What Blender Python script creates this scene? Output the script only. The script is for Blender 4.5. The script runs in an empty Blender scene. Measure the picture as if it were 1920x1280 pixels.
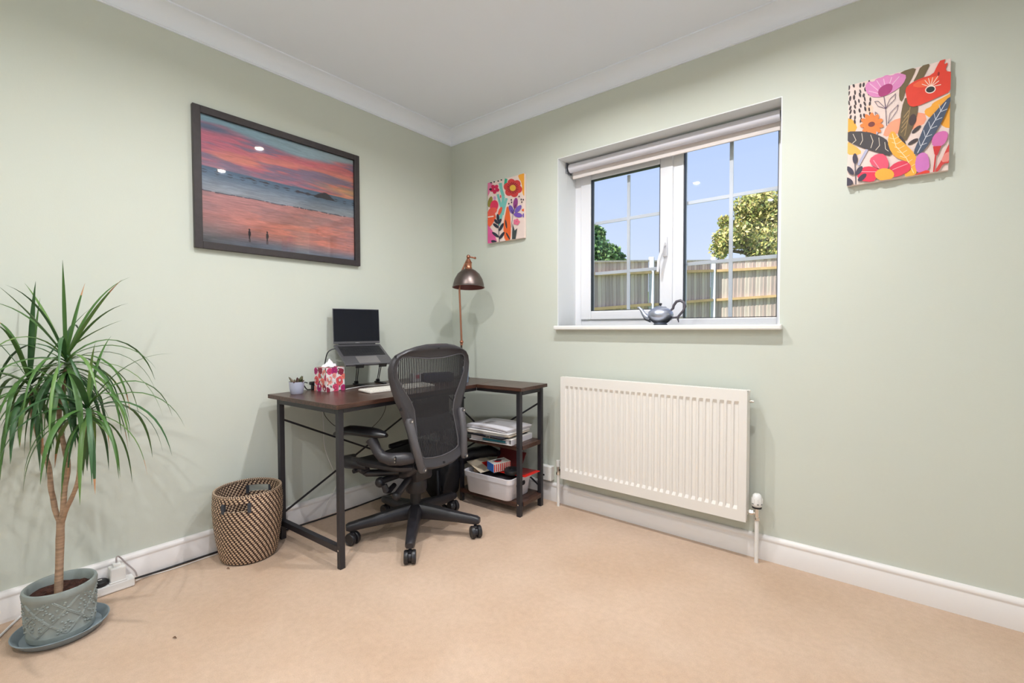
import bpy, bmesh, math, random
import numpy as np
from mathutils import Vector, Matrix
random.seed(7); RNG = np.random.RandomState(7)
SC = bpy.context.scene
COL = SC.collection
PI = math.pi

# ------------------------------------------------------------------ camera
CAM = Vector((2.4633, -2.3437, 1.05)); FPX = 870.38
YAW, PITCH, ROLL = 0.6826, 0.0278, -0.0026
FW = Vector((-math.sin(YAW)*math.cos(PITCH), math.cos(YAW)*math.cos(PITCH), -math.sin(PITCH)))
_r = FW.cross(Vector((0, 0, 1))).normalized(); _u = _r.cross(FW)
RT = _r*math.cos(ROLL)+_u*math.sin(ROLL); UP = _u*math.cos(ROLL)-_r*math.sin(ROLL)
cd = bpy.data.cameras.new('camera'); cam = bpy.data.objects.new('camera', cd); COL.objects.link(cam)
cd.sensor_width = 36; cd.lens = FPX*36/1920; cd.clip_start = 0.05; cd.clip_end = 200
M = Matrix((RT, UP, -FW)).transposed().to_4x4(); M.translation = CAM
cam.matrix_world = M
SC.camera = cam

# ------------------------------------------------------------------ world, sun, exposure
W = bpy.data.worlds.new('sky'); SC.world = W; W.use_nodes = True
nt = W.node_tree; nt.nodes.clear()
tc = nt.nodes.new('ShaderNodeTexCoord'); sx = nt.nodes.new('ShaderNodeSeparateXYZ')
rp = nt.nodes.new('ShaderNodeValToRGB'); bg = nt.nodes.new('ShaderNodeBackground'); ow = nt.nodes.new('ShaderNodeOutputWorld')
nt.links.new(tc.outputs['Generated'], sx.inputs[0]); nt.links.new(sx.outputs['Z'], rp.inputs[0])
nt.links.new(rp.outputs[0], bg.inputs[0]); nt.links.new(bg.outputs[0], ow.inputs[0])
rp.color_ramp.elements[0].position = 0.0; rp.color_ramp.elements[0].color = (0.84, 0.90, 1.0, 1)
e_ = rp.color_ramp.elements.new(.28); e_.color = (0.58, 0.71, 1.0, 1)
rp.color_ramp.elements[-1].position = 0.7; rp.color_ramp.elements[-1].color = (0.38, 0.55, 1.0, 1)
bg.inputs[1].default_value = 1.05
sl = bpy.data.lights.new('sun', 'SUN'); sl.energy = 9.0; sl.angle = 0.01; sl.color = (1, 0.94, 0.84)
so = bpy.data.objects.new('sun', sl); COL.objects.link(so)
so.rotation_euler = Vector((0.30, 0.90, -0.75)).to_track_quat('-Z', 'Y').to_euler()
SC.view_settings.view_transform = 'Standard'; SC.view_settings.look = 'None'
SC.view_settings.exposure = 0.0; SC.view_settings.gamma = 1.0; SC.view_settings.use_curve_mapping = False
DOWNLIGHTS = [(1.31, -.78), (2.09, -.77), (1.02, -1.75), (1.45, -2.85), (2.75, -2.5)]  # first pair follow glass reflections; third added for left wall, others assumed for room light
DL_POWER = 13.2; DL_COLOR = (0.94, 0.96, 1.0)

# ------------------------------------------------------------------ helpers
def ray(px, py): return FW+RT*((px-960)/FPX)+UP*((640-py)/FPX)
def at(px, py, axis, val):
    d = ray(px, py); return CAM+d*((val-CAM[axis])/d[axis])
def atd(px, py, dep): return CAM+ray(px, py)*dep

def srgb(r, g, b):
    f = lambda c: (c/255/12.92) if c/255 <= .04045 else ((c/255+.055)/1.055)**2.4
    return (f(r), f(g), f(b), 1)

MATS = {}
def mat(name, col, rough=.5, metal=0, var=0, vscale=30, bump=0, bscale=80, spec=.5, emit=None, estr=0, coat=0, stretch=None, detail=4, col2=None):
    if name in MATS: return MATS[name]
    m = bpy.data.materials.new(name); m.use_nodes = True; t = m.node_tree; b = t.nodes['Principled BSDF']
    b.inputs['Base Color'].default_value = col; b.inputs['Roughness'].default_value = rough; b.inputs['Metallic'].default_value = metal
    b.inputs['Specular IOR Level'].default_value = spec; b.inputs['Coat Weight'].default_value = coat
    if emit: b.inputs['Emission Color'].default_value = emit; b.inputs['Emission Strength'].default_value = estr
    if var or bump or col2:
        c = t.nodes.new('ShaderNodeTexCoord'); mp = t.nodes.new('ShaderNodeMapping'); t.links.new(c.outputs['Object'], mp.inputs[0])
        if stretch: mp.inputs['Scale'].default_value = stretch
    if var or col2:
        n = t.nodes.new('ShaderNodeTexNoise'); n.inputs['Scale'].default_value = vscale; n.inputs['Detail'].default_value = detail
        t.links.new(mp.outputs[0], n.inputs['Vector'])
        r = t.nodes.new('ShaderNodeValToRGB'); t.links.new(n.outputs['Fac'], r.inputs[0]); t.links.new(r.outputs[0], b.inputs['Base Color'])
        r.color_ramp.elements[0].position = .3; r.color_ramp.elements[1].position = .7
        c2 = col2 or tuple(min(1, x*(1+var)) for x in col[:3])+(1,)
        c1 = col if col2 else tuple(x*(1-var) for x in col[:3])+(1,)
        r.color_ramp.elements[0].color = c1; r.color_ramp.elements[1].color = c2
    if bump:
        n2 = t.nodes.new('ShaderNodeTexNoise'); n2.inputs['Scale'].default_value = bscale; n2.inputs['Detail'].default_value = 3
        t.links.new(mp.outputs[0], n2.inputs['Vector'])
        bp = t.nodes.new('ShaderNodeBump'); bp.inputs['Strength'].default_value = bump; bp.inputs['Distance'].default_value = .004
        t.links.new(n2.outputs['Fac'], bp.inputs['Height']); t.links.new(bp.outputs[0], b.inputs['Normal'])
    MATS[name] = m; return m

def glass_mat(name, tint=(1, 1, 1, 1), refl=.35):
    m = bpy.data.materials.new(name); m.use_nodes = True; t = m.node_tree; t.nodes.clear()
    o = t.nodes.new('ShaderNodeOutputMaterial'); mx = t.nodes.new('ShaderNodeMixShader'); tr = t.nodes.new('ShaderNodeBsdfTransparent')
    gl = t.nodes.new('ShaderNodeBsdfGlossy'); gl.inputs['Roughness'].default_value = .02; tr.inputs[0].default_value = tint
    fr = t.nodes.new('ShaderNodeFresnel'); fr.inputs[0].default_value = 1.45
    mu = t.nodes.new('ShaderNodeMath'); mu.operation = 'MULTIPLY'; mu.inputs[1].default_value = refl
    t.links.new(fr.outputs[0], mu.inputs[0]); t.links.new(mu.outputs[0], mx.inputs[0])
    t.links.new(tr.outputs[0], mx.inputs[1]); t.links.new(gl.outputs[0], mx.inputs[2]); t.links.new(mx.outputs[0], o.inputs[0])
    MATS[name] = m; return m

class MB:
    """collects shapes; build() links them as one mesh object"""
    def __init__(s): s.v = []; s.f = []; s.mi = []; s.cur = 0
    def add(s, vs, fs):
        o = len(s.v); s.v += [tuple(v) for v in vs]; s.f += [tuple(i+o for i in f) for f in fs]; s.mi += [s.cur]*len(fs); return s
    def box(s, c, size, rot=None, bev=0.0, about=None):
        hx, hy, hz = [x/2 for x in size]; c = Vector(c)
        if bev <= 0:
            vs = [Vector((x*hx, y*hy, z*hz)) for x in (-1, 1) for y in (-1, 1) for z in (-1, 1)]
            fs = [(0, 1, 3, 2), (4, 6, 7, 5), (0, 4, 5, 1), (2, 3, 7, 6), (0, 2, 6, 4), (1, 5, 7, 3)]
        else:
            b = min(bev, hx*.95, hy*.95, hz*.95)
            bm = bmesh.new(); bmesh.ops.create_cube(bm, size=1.0)
            for v in bm.verts: v.co = Vector((v.co.x*2*hx, v.co.y*2*hy, v.co.z*2*hz))
            bmesh.ops.bevel(bm, geom=list(bm.edges), offset=b, segments=2, profile=.5, affect='EDGES')
            bm.verts.index_update(); vs = [v.co.copy() for v in bm.verts]; fs = [tuple(v.index for v in f.verts) for f in bm.faces]; bm.free()
        if rot is not None: vs = [rot @ v for v in vs]
        return s.add([v+c for v in vs], fs)
    def bar(s, a, b, w, h=None, bev=0, up=Vector((0, 0, 1))):
        a = Vector(a); b = Vector(b); h = h or w; d = (b-a); L = d.length; x = d.normalized()
        if abs(x.dot(up)) > .98: up = Vector((0, 1, 0))
        y = up.cross(x).normalized(); z = x.cross(y)
        return s.box((a+b)/2, (L, w, h), Matrix((x, y, z)).transposed(), bev)
    def tube(s, pts, r, n=8, cap=True, closed=False):
        pts = [Vector(p) for p in pts]; k = len(pts); rs = r if isinstance(r, (list, tuple)) else [r]*k
        vs = []; fs = []; prev = None
        for i, p in enumerate(pts):
            if closed: t = (pts[(i+1) % k]-pts[i-1])
            else: t = pts[min(i+1, k-1)]-pts[max(i-1, 0)]
            t = t.normalized() if t.length > 1e-9 else Vector((0, 0, 1))
            if prev is None:
                a = Vector((0, 0, 1)) if abs(t.z) < .9 else Vector((1, 0, 0)); u = t.cross(a).normalized()
            else:
                u = prev-t*prev.dot(t); u = u.normalized() if u.length > 1e-6 else t.orthogonal().normalized()
            prev = u; w = t.cross(u)
            for j in range(n):
                a = 2*PI*j/n; vs.append(p+u*(rs[i]*math.cos(a))+w*(rs[i]*math.sin(a)))
        m = k if closed else k-1
        for i in range(m):
            for j in range(n):
                i2 = (i+1) % k; fs.append((i*n+j, i*n+(j+1) % n, i2*n+(j+1) % n, i2*n+j))
        if cap and not closed: fs.append(tuple(range(n-1, -1, -1))); fs.append(tuple((k-1)*n+j for j in range(n)))
        return s.add(vs, fs)
    def cyl(s, a, b, r, n=16, r2=None): return s.tube([a, b], [r, r if r2 is None else r2], n)
    def lathe(s, prof, c=(0, 0, 0), n=32, axis=None, closed=False):
        c = Vector(c); vs = []; fs = []; k = len(prof)
        Q = Vector((0, 0, 1)).rotation_difference(Vector(axis)).to_matrix() if axis else None
        for (r, z) in prof:
            for j in range(n):
                a = 2*PI*j/n; p = Vector((r*math.cos(a), r*math.sin(a), z)); vs.append(c+(Q @ p if Q else p))
        for i in range(k-1 if not closed else k):
            i2 = (i+1) % k
            for j in range(n): fs.append((i*n+j, i*n+(j+1) % n, i2*n+(j+1) % n, i2*n+j))
        if not closed:
            if prof[0][0] > 1e-5: fs.append(tuple(range(n-1, -1, -1)))
            if prof[-1][0] > 1e-5: fs.append(tuple((k-1)*n+j for j in range(n)))
        return s.add(vs, fs)
    def prism(s, poly, fn, t0, t1):
        """poly: 2D points; fn(a,b,t)->3D"""
        n = len(poly); vs = [fn(a, b, t0) for a, b in poly]+[fn(a, b, t1) for a, b in poly]
        fs = [tuple(range(n-1, -1, -1)), tuple(range(n, 2*n))]+[(i, (i+1) % n, n+(i+1) % n, n+i) for i in range(n)]
        return s.add(vs, fs)
    def ball(s, c, r, n=12, m=8, sc=(1, 1, 1)):
        prof = [(max(1e-6, math.sin(PI*i/m)), -math.cos(PI*i/m)) for i in range(m+1)]
        q = MB().lathe(prof, n=n)
        return s.add([Vector((v[0]*r*sc[0], v[1]*r*sc[1], v[2]*r*sc[2]))+Vector(c) for v in q.v], q.f)
    def build(s, name, mats, parent=None, smooth=False, loc=None):
        me = bpy.data.meshes.new(name); me.from_pydata([tuple(v) for v in s.v], [], s.f)
        ms = mats if isinstance(mats, (list, tuple)) else [mats]
        for m in ms: me.materials.append(m)
        if len(ms) > 1: me.polygons.foreach_set('material_index', s.mi)
        bm = bmesh.new(); bm.from_mesh(me); bmesh.ops.remove_doubles(bm, verts=bm.verts, dist=1e-6)
        bmesh.ops.recalc_face_normals(bm, faces=bm.faces); bm.to_mesh(me); bm.free()
        if smooth: smoothmesh(me)
        return link(name, me, parent, loc)

def smoothmesh(me, ang=40):
    me.polygons.foreach_set('use_smooth', [True]*len(me.polygons))
    me.set_sharp_from_angle(angle=math.radians(ang))

def link(name, me, parent=None, loc=None):
    o = bpy.data.objects.new(name, me); COL.objects.link(o)
    if loc is not None: o.location = loc
    if parent is not None: o.parent = parent
    return o
def thing(name, label, cat, loc=(0, 0, 0), rz=0, group=None):
    o = link(name, None, None, loc); o.rotation_euler = (0, 0, rz); o['label'] = label; o['category'] = cat
    if group: o['group'] = group
    return o
def tag(o, label, cat, group=None):
    o['label'] = label; o['category'] = cat
    if group: o['group'] = group
    return o
def struct(o, label=None):
    o['kind'] = 'structure'
    if label: o['label'] = label
    return o
def rotz(a): return Matrix.Rotation(a, 3, 'Z')

# ------------------------------------------------------------------ materials
WALL = mat('sage_wall_paint', srgb(208, 212, 201), .85, var=.015, vscale=1.5, bump=.05, bscale=220, spec=.2)
CEIL = mat('ceiling_white', srgb(241, 246, 255), .9, bump=.03, bscale=200, spec=.2)
TRIM = mat('white_gloss_trim', srgb(236, 231, 228), .35)
UPVC = mat('white_upvc', srgb(238, 238, 242), .3)
SILLM = mat('sill_white', srgb(240, 238, 234), .4)
RADM = mat('radiator_white', srgb(238, 233, 226), .35)
CHROME = mat('chrome', (.8, .78, .75, 1), .15, 1)
BLACK = mat('black_plastic', (.012, .012, .014, 1), .45)
METALB = mat('black_metal', (.022, .021, .026, 1), .42)
WHITEP = mat('white_plastic', srgb(238, 236, 232), .35)
GLASS = glass_mat('window_glass', (.97, .985, 1, 1), .6)

# ------------------------------------------------------------------ room shell
RX, RY, CZ = 3.45, -3.2, 2.433
COVZ, COVD = 2.355, .09
def carpet():
    m = bpy.data.materials.new('beige_carpet'); m.use_nodes = True; t = m.node_tree; b = t.nodes['Principled BSDF']
    b.inputs['Roughness'].default_value = .95; b.inputs['Specular IOR Level'].default_value = .1
    b.inputs['Sheen Weight'].default_value = .25
    c = t.nodes.new('ShaderNodeTexCoord')
    n1 = t.nodes.new('ShaderNodeTexNoise'); n1.inputs['Scale'].default_value = 2.2; n1.inputs['Detail'].default_value = 5
    n2 = t.nodes.new('ShaderNodeTexNoise'); n2.inputs['Scale'].default_value = 260; n2.inputs['Detail'].default_value = 2
    n3 = t.nodes.new('ShaderNodeTexNoise'); n3.inputs['Scale'].default_value = 45; n3.inputs['Detail'].default_value = 3
    for n in (n1, n2, n3): t.links.new(c.outputs['Object'], n.inputs['Vector'])
    r1 = t.nodes.new('ShaderNodeValToRGB'); r1.color_ramp.elements[0].position = .3; r1.color_ramp.elements[1].position = .7
    r1.color_ramp.elements[0].color = srgb(200, 170, 144); r1.color_ramp.elements[1].color = srgb(214, 187, 164)
    t.links.new(n1.outputs['Fac'], r1.inputs[0])
    mx = t.nodes.new('ShaderNodeMixRGB'); mx.blend_type = 'MULTIPLY'; mx.inputs[0].default_value = 1
    r2 = t.nodes.new('ShaderNodeValToRGB'); r2.color_ramp.elements[0].position = .25; r2.color_ramp.elements[1].position = .75
    r2.color_ramp.elements[0].color = (.8, .78, .76, 1); r2.color_ramp.elements[1].color = (1.0, 1.0, 1.0, 1)
    ad = t.nodes.new('ShaderNodeMath'); ad.operation = 'ADD'; hf = t.nodes.new('ShaderNodeMath'); hf.operation = 'MULTIPLY'; hf.inputs[1].default_value = .5
    t.links.new(n2.outputs['Fac'], ad.inputs[0]); t.links.new(n3.outputs['Fac'], ad.inputs[1]); t.links.new(ad.outputs[0], hf.inputs[0])
    t.links.new(hf.outputs[0], r2.inputs[0])
    t.links.new(r1.outputs[0], mx.inputs[1]); t.links.new(r2.outputs[0], mx.inputs[2]); t.links.new(mx.outputs[0], b.inputs['Base Color'])
    bp = t.nodes.new('ShaderNodeBump'); bp.inputs['Strength'].default_value = .5; bp.inputs['Distance'].default_value = .006
    t.links.new(hf.outputs[0], bp.inputs['Height']); t.links.new(bp.outputs[0], b.inputs['Normal'])
    return m
struct(MB().box(((RX-.3+.3)/2, (RY)/2, -.05), (RX+.6, -RY+.6, .1)).build('floor', carpet()), 'beige cut-pile carpet covering the whole floor')
struct(MB().box((RX/2, RY/2, CZ+.06), (RX+.6, -RY+.6, .12)).build('ceiling', CEIL), 'plain white painted ceiling')
struct(MB().box((-.15, RY/2, CZ/2), (.3, -RY+.6, CZ)).build('wall_left', WALL), 'sage green wall behind the desk and framed picture')
W2 = (-3.0, -.9, .06, 2.14)   # opening added in the unseen right-hand wall to bring in daylight
wr = MB()
for (y0, y1, z0, z1) in ((RY-.3, W2[0], 0, CZ), (W2[1], .3, 0, CZ), (W2[0], W2[1], 0, W2[2]), (W2[0], W2[1], W2[3], CZ)):
    wr.box((RX+.15, (y0+y1)/2, (z0+z1)/2), (.3, y1-y0, z1-z0))
struct(wr.build('wall_right', WALL), 'sage green wall on the far right')
w2 = link('fill_window', None, None, (0, 0, 0)); w2['kind'] = 'structure'; w2['label'] = 'white framed glazed opening added in the right-hand wall for daylight'
q = MB()
for (y0, y1, z0, z1) in ((W2[0], W2[0]+.06, W2[2], W2[3]), (W2[1]-.06, W2[1], W2[2], W2[3]), (W2[0]+.06, W2[1]-.06, W2[2], W2[2]+.06), (W2[0]+.06, W2[1]-.06, W2[3]-.06, W2[3]), ((W2[0]+W2[1])/2-.03, (W2[0]+W2[1])/2+.03, W2[2]+.06, W2[3]-.06)):
    q.box((RX+.2, (y0+y1)/2, (z0+z1)/2), (.06, y1-y0, z1-z0), bev=.004)
q.build('window_frame', UPVC, w2)
for k in range(2):
    y0 = W2[0]+.06+k*((W2[1]-W2[0])/2-.03); MB().box((RX+.2, y0+((W2[1]-W2[0])/2-.09)/2, (W2[2]+W2[3])/2), (.004, (W2[1]-W2[0])/2-.09, W2[3]-W2[2]-.12)).build('pane', GLASS, w2)
struct(MB().box((RX/2, RY-.15, CZ/2), (RX, .3, CZ)).build('wall_front', WALL), 'sage green wall behind the viewer')
WX0, WX1, WZ0, WZ1, WD = .912, 2.085, 1.066, 2.062, .2
wb = MB()
for (x0, x1, z0, z1) in ((0, WX0, 0, CZ), (WX1, RX, 0, CZ), (WX0, WX1, 0, WZ0), (WX0, WX1, WZ1, CZ)):
    wb.box(((x0+x1)/2, .15, (z0+z1)/2), (x1-x0, .3, z1-z0))
struct(wb.build('wall_back', WALL), 'sage green wall with the window and radiator')
# white painted reveal linings
rv = MB(); t_ = .004
rv.box((WX0+t_/2, .1, (WZ0+WZ1)/2), (t_, .2, WZ1-WZ0)); rv.box((WX1-t_/2, .1, (WZ0+WZ1)/2), (t_, .2, WZ1-WZ0))
rv.box(((WX0+WX1)/2, .1, WZ1-t_/2), (WX1-WX0-2*t_, .2, t_))
struct(rv.build('trim_1', mat('reveal_white', srgb(236, 238, 238), .7)), 'white painted window reveal')
# coving: concave quarter profile run along the walls
def cove(name, wall):
    pr = [(0, CZ), (COVD, CZ), (COVD, CZ-.006)]
    for i in range(9):
        a = PI/2*(8-i)/8; pr.append((COVD-.004-(COVD-.016)*math.cos(a), COVZ+.006+(CZ-.012-COVZ)*math.sin(a)))
    pr += [(.008, COVZ+.004), (.008, COVZ), (0, COVZ)]
    m = MB()
    def fn(a, b, t):
        if wall == 'left': return (a, t if t < -1 else -a, b)
        if wall == 'back': return (t if t > 1 else a, -a, b)
        if wall == 'right': return (RX-a, t if t < -1 else -a, b)
        return (t, RY+a, b)
    e = {'left': (RY, 0), 'back': (0, RX), 'right': (RY, 0), 'front': (0, RX)}[wall]
    m.prism(pr, fn, e[0], e[1]); return struct(m.build(name, CEIL, smooth=True))
cove('trim_2', 'left')['label'] = 'white plaster coving along the left wall'
cove('trim_3', 'back')['label'] = 'white plaster coving above the window'
cove('trim_4', 'right'); cove('trim_5', 'front')
SKP = [(0, 0), (.018, 0), (.018, .078), (.015, .083), (.015, .088), (.0165, .091), (.0165, .097), (.012, .107), (.006, .1105), (0, .111)]
def skirt(name, wall):
    def fn(a, b, t):
        if wall == 'left': return (a, t if t < -1 else -a, b)
        if wall == 'back': return (t if t > 1 else a, -a, b)
        if wall == 'right': return (RX-a, t, b)
        return (t, RY+a, b)
    e = {'left': (RY, 0), 'back': (0, RX), 'right': (RY, 0), 'front': (0, RX)}[wall]
    return struct(MB().prism(SKP, fn, *e).build(name, TRIM, smooth=True))
for w_ in ('left', 'back', 'right', 'front'): skirt('baseboard_'+w_, w_)

# ------------------------------------------------------------------ downlights
for i, (x, y) in enumerate(DOWNLIGHTS):
    d = thing('downlight', 'recessed round ceiling downlight with white bezel and warm lamp, some added for room light', 'light', (x, y, CZ), 0, 'downlights in the ceiling')
    MB().lathe([(.030, -.001), (.043, -.001), (.043, -.004), (.040, -.007), (.032, -.007), (.030, -.003)], n=24, closed=True).build('bezel', TRIM, d, True)
    MB().lathe([(.0001, -.002), (.0295, -.002)], n=20).build('lamp_lens', mat('lamp_lens', (1, .9, .7, 1), .4, emit=(1, .78, .5, 1), estr=40), d)
    L = bpy.data.lights.new('downlight_lamp', 'AREA'); L.shape = 'DISK'; L.size = .045; L.spread = math.radians(158); L.energy = DL_POWER; L.color = DL_COLOR
    lo = bpy.data.objects.new('downlight_lamp', L); COL.objects.link(lo); lo.parent = d; lo.location = (0, 0, -.009)

# ------------------------------------------------------------------ window
win = link('window_1', None, None, (0, 0, 0)); win['kind'] = 'structure'; win['label'] = 'white two-light casement window with Georgian glazing bars'
FY0, FY1 = .2, .265
m = MB(); fw_ = .045
m.box((WX0+fw_/2, (FY0+FY1)/2, (WZ0+WZ1)/2), (fw_, FY1-FY0, WZ1-WZ0), bev=.004)
m.box((WX1-fw_/2, (FY0+FY1)/2, (WZ0+WZ1)/2), (fw_, FY1-FY0, WZ1-WZ0), bev=.004)
m.box(((WX0+WX1)/2, (FY0+FY1)/2, WZ0+.018), (WX1-WX0-2*fw_, FY1-FY0, .036), bev=.004)
m.box(((WX0+WX1)/2, (FY0+FY1)/2, WZ1-.025), (WX1-WX0-2*fw_, FY1-FY0, .05), bev=.004)
m.box((1.555, (FY0+FY1)/2, (WZ0+WZ1)/2), (.07, FY1-FY0, WZ1-WZ0-.09), bev=.004)
m.build('window_frame', UPVC, win)
# opening casement on the left
SX0, SX1, SZ0, SZ1 = .958, 1.53, 1.102, 2.012
sash = MB(); sy = .19; sw = .072; sd = .05
for (x0, x1, z0, z1) in ((SX0, SX0+sw, SZ0, SZ1), (SX1-sw+.005, SX1+.005, SZ0, SZ1), (SX0+sw, SX1-sw+.005, SZ0, SZ0+.055), (SX0+sw, SX1-sw+.005, SZ1-.055, SZ1)):
    sash.box(((x0+x1)/2, sy+sd/2, (z0+z1)/2), (x1-x0, sd, z1-z0), bev=.006)
sh = sash.build('casement', UPVC, win)
GX = [(SX0+sw, SX1-sw+.005, SZ0+.055, SZ1-.055), (1.592, 2.04, 1.104, 2.01)]
gas = mat('glazing_gasket', (.03, .035, .05, 1), .5)
for k, (x0, x1, z0, z1) in enumerate(GX):
    p = MB().box(((x0+x1)/2, .232, (z0+z1)/2), (x1-x0, .004, z1-z0)).build('pane', GLASS, win)
    g = MB()
    yy = .19 if k == 0 else .2
    for (a0, a1, b0, b1) in ((x0, x0+.0028, z0, z1), (x1-.0028, x1, z0, z1), (x0, x1, z0, z0+.0028), (x0, x1, z1-.0028, z1)):
        g.box(((a0+a1)/2, yy+.018, (b0+b1)/2), (a1-a0, .03, b1-b0))
    g.build('gasket', gas, win)
    zs = (1.39, 1.70) if k == 0 else (1.40, 1.73)
    xc = 1.256 if k == 0 else 1.821
    MB().box((xc, .24, (z0+z1)/2), (.018, .008, z1-z0-.008)).build('glazing_bar', UPVC, win)
    for z in zs:
        MB().box(((x0+x1)/2, .2405, z), (x1-x0-.008, .007, .018)).build('glazing_bar', UPVC, win)
hd = MB().box((1.497, .184, 1.50), (.024, .014, .11), bev=.005)
hd.box((1.497, .168, 1.51), (.018, .025, .024), bev=.006)
hd.tube([(1.497, .158, 1.515), (1.491, .152, 1.47), (1.476, .148, 1.42), (1.470, .150, 1.36)], [.010, .010, .009, .007], 8)
hd.build('handle', UPVC, sh, True)
struct(MB().box(((.906+2.098)/2, .0795, WZ0-.012), (2.098-.906, .239, .024), bev=.006).build('trim_6', SILLM), 'white painted window sill board')

# roller blind
bl = thing('roller_blind', 'white roller blind rolled up at the top of the window', 'blind', (0, 0, 0))
FABR = mat('blind_fabric', srgb(235, 226, 222), .8, bump=.1, bscale=500)
by, bz = .105, 2.024
MB().cyl((.935, by, bz), (2.062, by, bz), .026, 20).build('fabric_roll', mat('blind_roll', srgb(226, 224, 232), .7), bl, True)
MB().box((1.498, by+.026, 2.0), (1.118, .0012, .06)).build('hanging_fabric', FABR, bl)
MB().box((1.498, by+.026, 1.975), (1.118, .009, .02), bev=.003).build('bottom_bar', FABR, bl)
br = mat('blind_bracket', srgb(120, 122, 130), .4, .5)
MB().box((.9205, by+.005, bz+.002), (.008, .06, .066), bev=.002).build('bracket', br, bl)
MB().box((2.0765, by+.005, bz+.002), (.008, .06, .066), bev=.002).build('bracket', br, bl)
ch = MB()
for i in range(16): ch.ball((.928, by-.026, 1.998-.005*i), .0016, 6, 4)
ch.build('pull_chain', WHITEP, bl)

# ------------------------------------------------------------------ garden outside
def ground_z(x, y): return -.12+.12*max(0, y-.5)
g = MB(); gx = [-14+1.4*i for i in range(30)]; gy = [-12+1.6*j for j in range(33)]
g.add([(x, y, ground_z(x, y)) for y in gy for x in gx], [(j*30+i, j*30+i+1, (j+1)*30+i+1, (j+1)*30+i) for j in range(32) for i in range(29)])
lw = tag(g.build('lawn', mat('lawn_green', srgb(110, 130, 70), .9, var=.3, vscale=20)), 'sloping grass lawn outside the window', 'lawn')
lw['kind'] = 'structure'
struct(MB().box((7.8, -3.0, -.06), (8.0, 12.0, .1)).build('bounce_paving', mat('pale_paving', srgb(224, 220, 212), .85, var=.05, vscale=4)), 'pale paving added outside the right-hand wall to bounce sunlight in')  # unseen sunlit slab, added to throw light up onto the ceiling
WOODF = [mat('fence_wood_%d' % i, c, .85, var=.14, vscale=5, stretch=(6, 6, .6)) for i, c in enumerate((srgb(200, 182, 172), srgb(182, 164, 156), srgb(212, 196, 182)))]
WOODR = mat('fence_rail_wood', srgb(214, 178, 128), .8, var=.12, vscale=4)
CONC = mat('concrete_post', srgb(205, 208, 215), .85, var=.06, vscale=30)
fence_pts = [(-2.75, 4.36, 2.25), (-1.62, 7.5, 2.52), (-.9, 9.5, 2.68), (.95, 11.6, 2.86), (3.0, 13.9, 3.0)]
fen = thing('garden_fence', 'weathered closeboard garden fence with concrete posts beyond the window', 'fence', (fence_pts[0][0], fence_pts[0][1], 0))
F0 = Vector((fence_pts[0][0], fence_pts[0][1], 0)); BOARD = None
def fence_run(A, B):
    global BOARD
    a = Vector((A[0], A[1], 0))-F0; b = Vector((B[0], B[1], 0))-F0; d = (b-a); L = d.length; d.normalize(); nrm = Vector((d.y, -d.x, 0))
    n = int(L/.105)
    for i in range(n):
        s0 = .08+(L-.16)*i/n; zt = A[2]+(B[2]-A[2])*(s0/L); p = a+d*(s0+.05)
        k = i % 3 if (i*7) % 5 else 1
        if BOARD is None: BOARD = [MB().box((0, 0, 0), (.118, .014, 1.70)).build('board', WOODF[j], fen) for j in range(3)]; src = BOARD[k]
        src = BOARD[k]; o = src.copy() if 'used' in src else src; src['used'] = 1
        if o is not src: COL.objects.link(o)
        o.parent = fen; o.location = (p.x, p.y, zt-.86+random.uniform(-.004, .004)); o.rotation_euler = (0, 0, math.atan2(d.y, d.x)+.10)
    for dz in (-.25, -.95, -1.6):
        p0 = a+d*.06+nrm*.05; p1 = b-d*.06+nrm*.05
        MB().bar((p0.x, p0.y, A[2]+dz), (p1.x, p1.y, B[2]+dz), .07, .06).build('rail', WOODR, fen)
    p0 = a+d*.06; p1 = b-d*.06
    MB().bar((p0.x, p0.y, A[2]), (p1.x, p1.y, B[2]), .075, .035).build('capping_rail', WOODF[2], fen)
for i in range(len(fence_pts)-1): fence_run(fence_pts[i], fence_pts[i+1])
for i, (x, y, z) in enumerate(fence_pts):
    o = MB().box((0, 0, 0), (.11, .11, 2.1), bev=.012).build('post', CONC, fen, False, (x+.03-F0.x, y-.02-F0.y, z-.97))
    o.rotation_euler = (0, 0, .3)

def leaf_cloud(name, blobs, n, size, mats, parent):
    vs = []; fs = []; mi = []
    for (c, r) in blobs:
        k = int(n*(r[0]*r[1]*r[2])**(2/3)/sum((q[1][0]*q[1][1]*q[1][2])**(2/3) for q in blobs))
        for _ in range(k):
            v = RNG.normal(size=3); v /= np.linalg.norm(v); rad = RNG.uniform(.45, 1.06)
            p = np.array(c)+v*np.array(r)*rad
            a = RNG.normal(size=3); a /= np.linalg.norm(a); b = np.cross(a, RNG.normal(size=3)); b /= np.linalg.norm(b)
            s = size*RNG.uniform(.6, 1.4); o = len(vs)
            vs += [tuple(p-a*s), tuple(p+b*s*.55), tuple(p+a*s), tuple(p-b*s*.55)]; fs.append((o, o+1, o+2, o+3)); mi.append(RNG.randint(len(mats)))
    me = bpy.data.meshes.new(name); me.from_pydata(vs, [], fs)
    for m_ in mats: me.materials.append(m_)
    me.polygons.foreach_set('material_index', mi)
    o = link(name, me, parent); o['kind'] = 'stuff'; return o
def leafm(name, c):
    m_ = mat(name, c, .6); return m_
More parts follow.
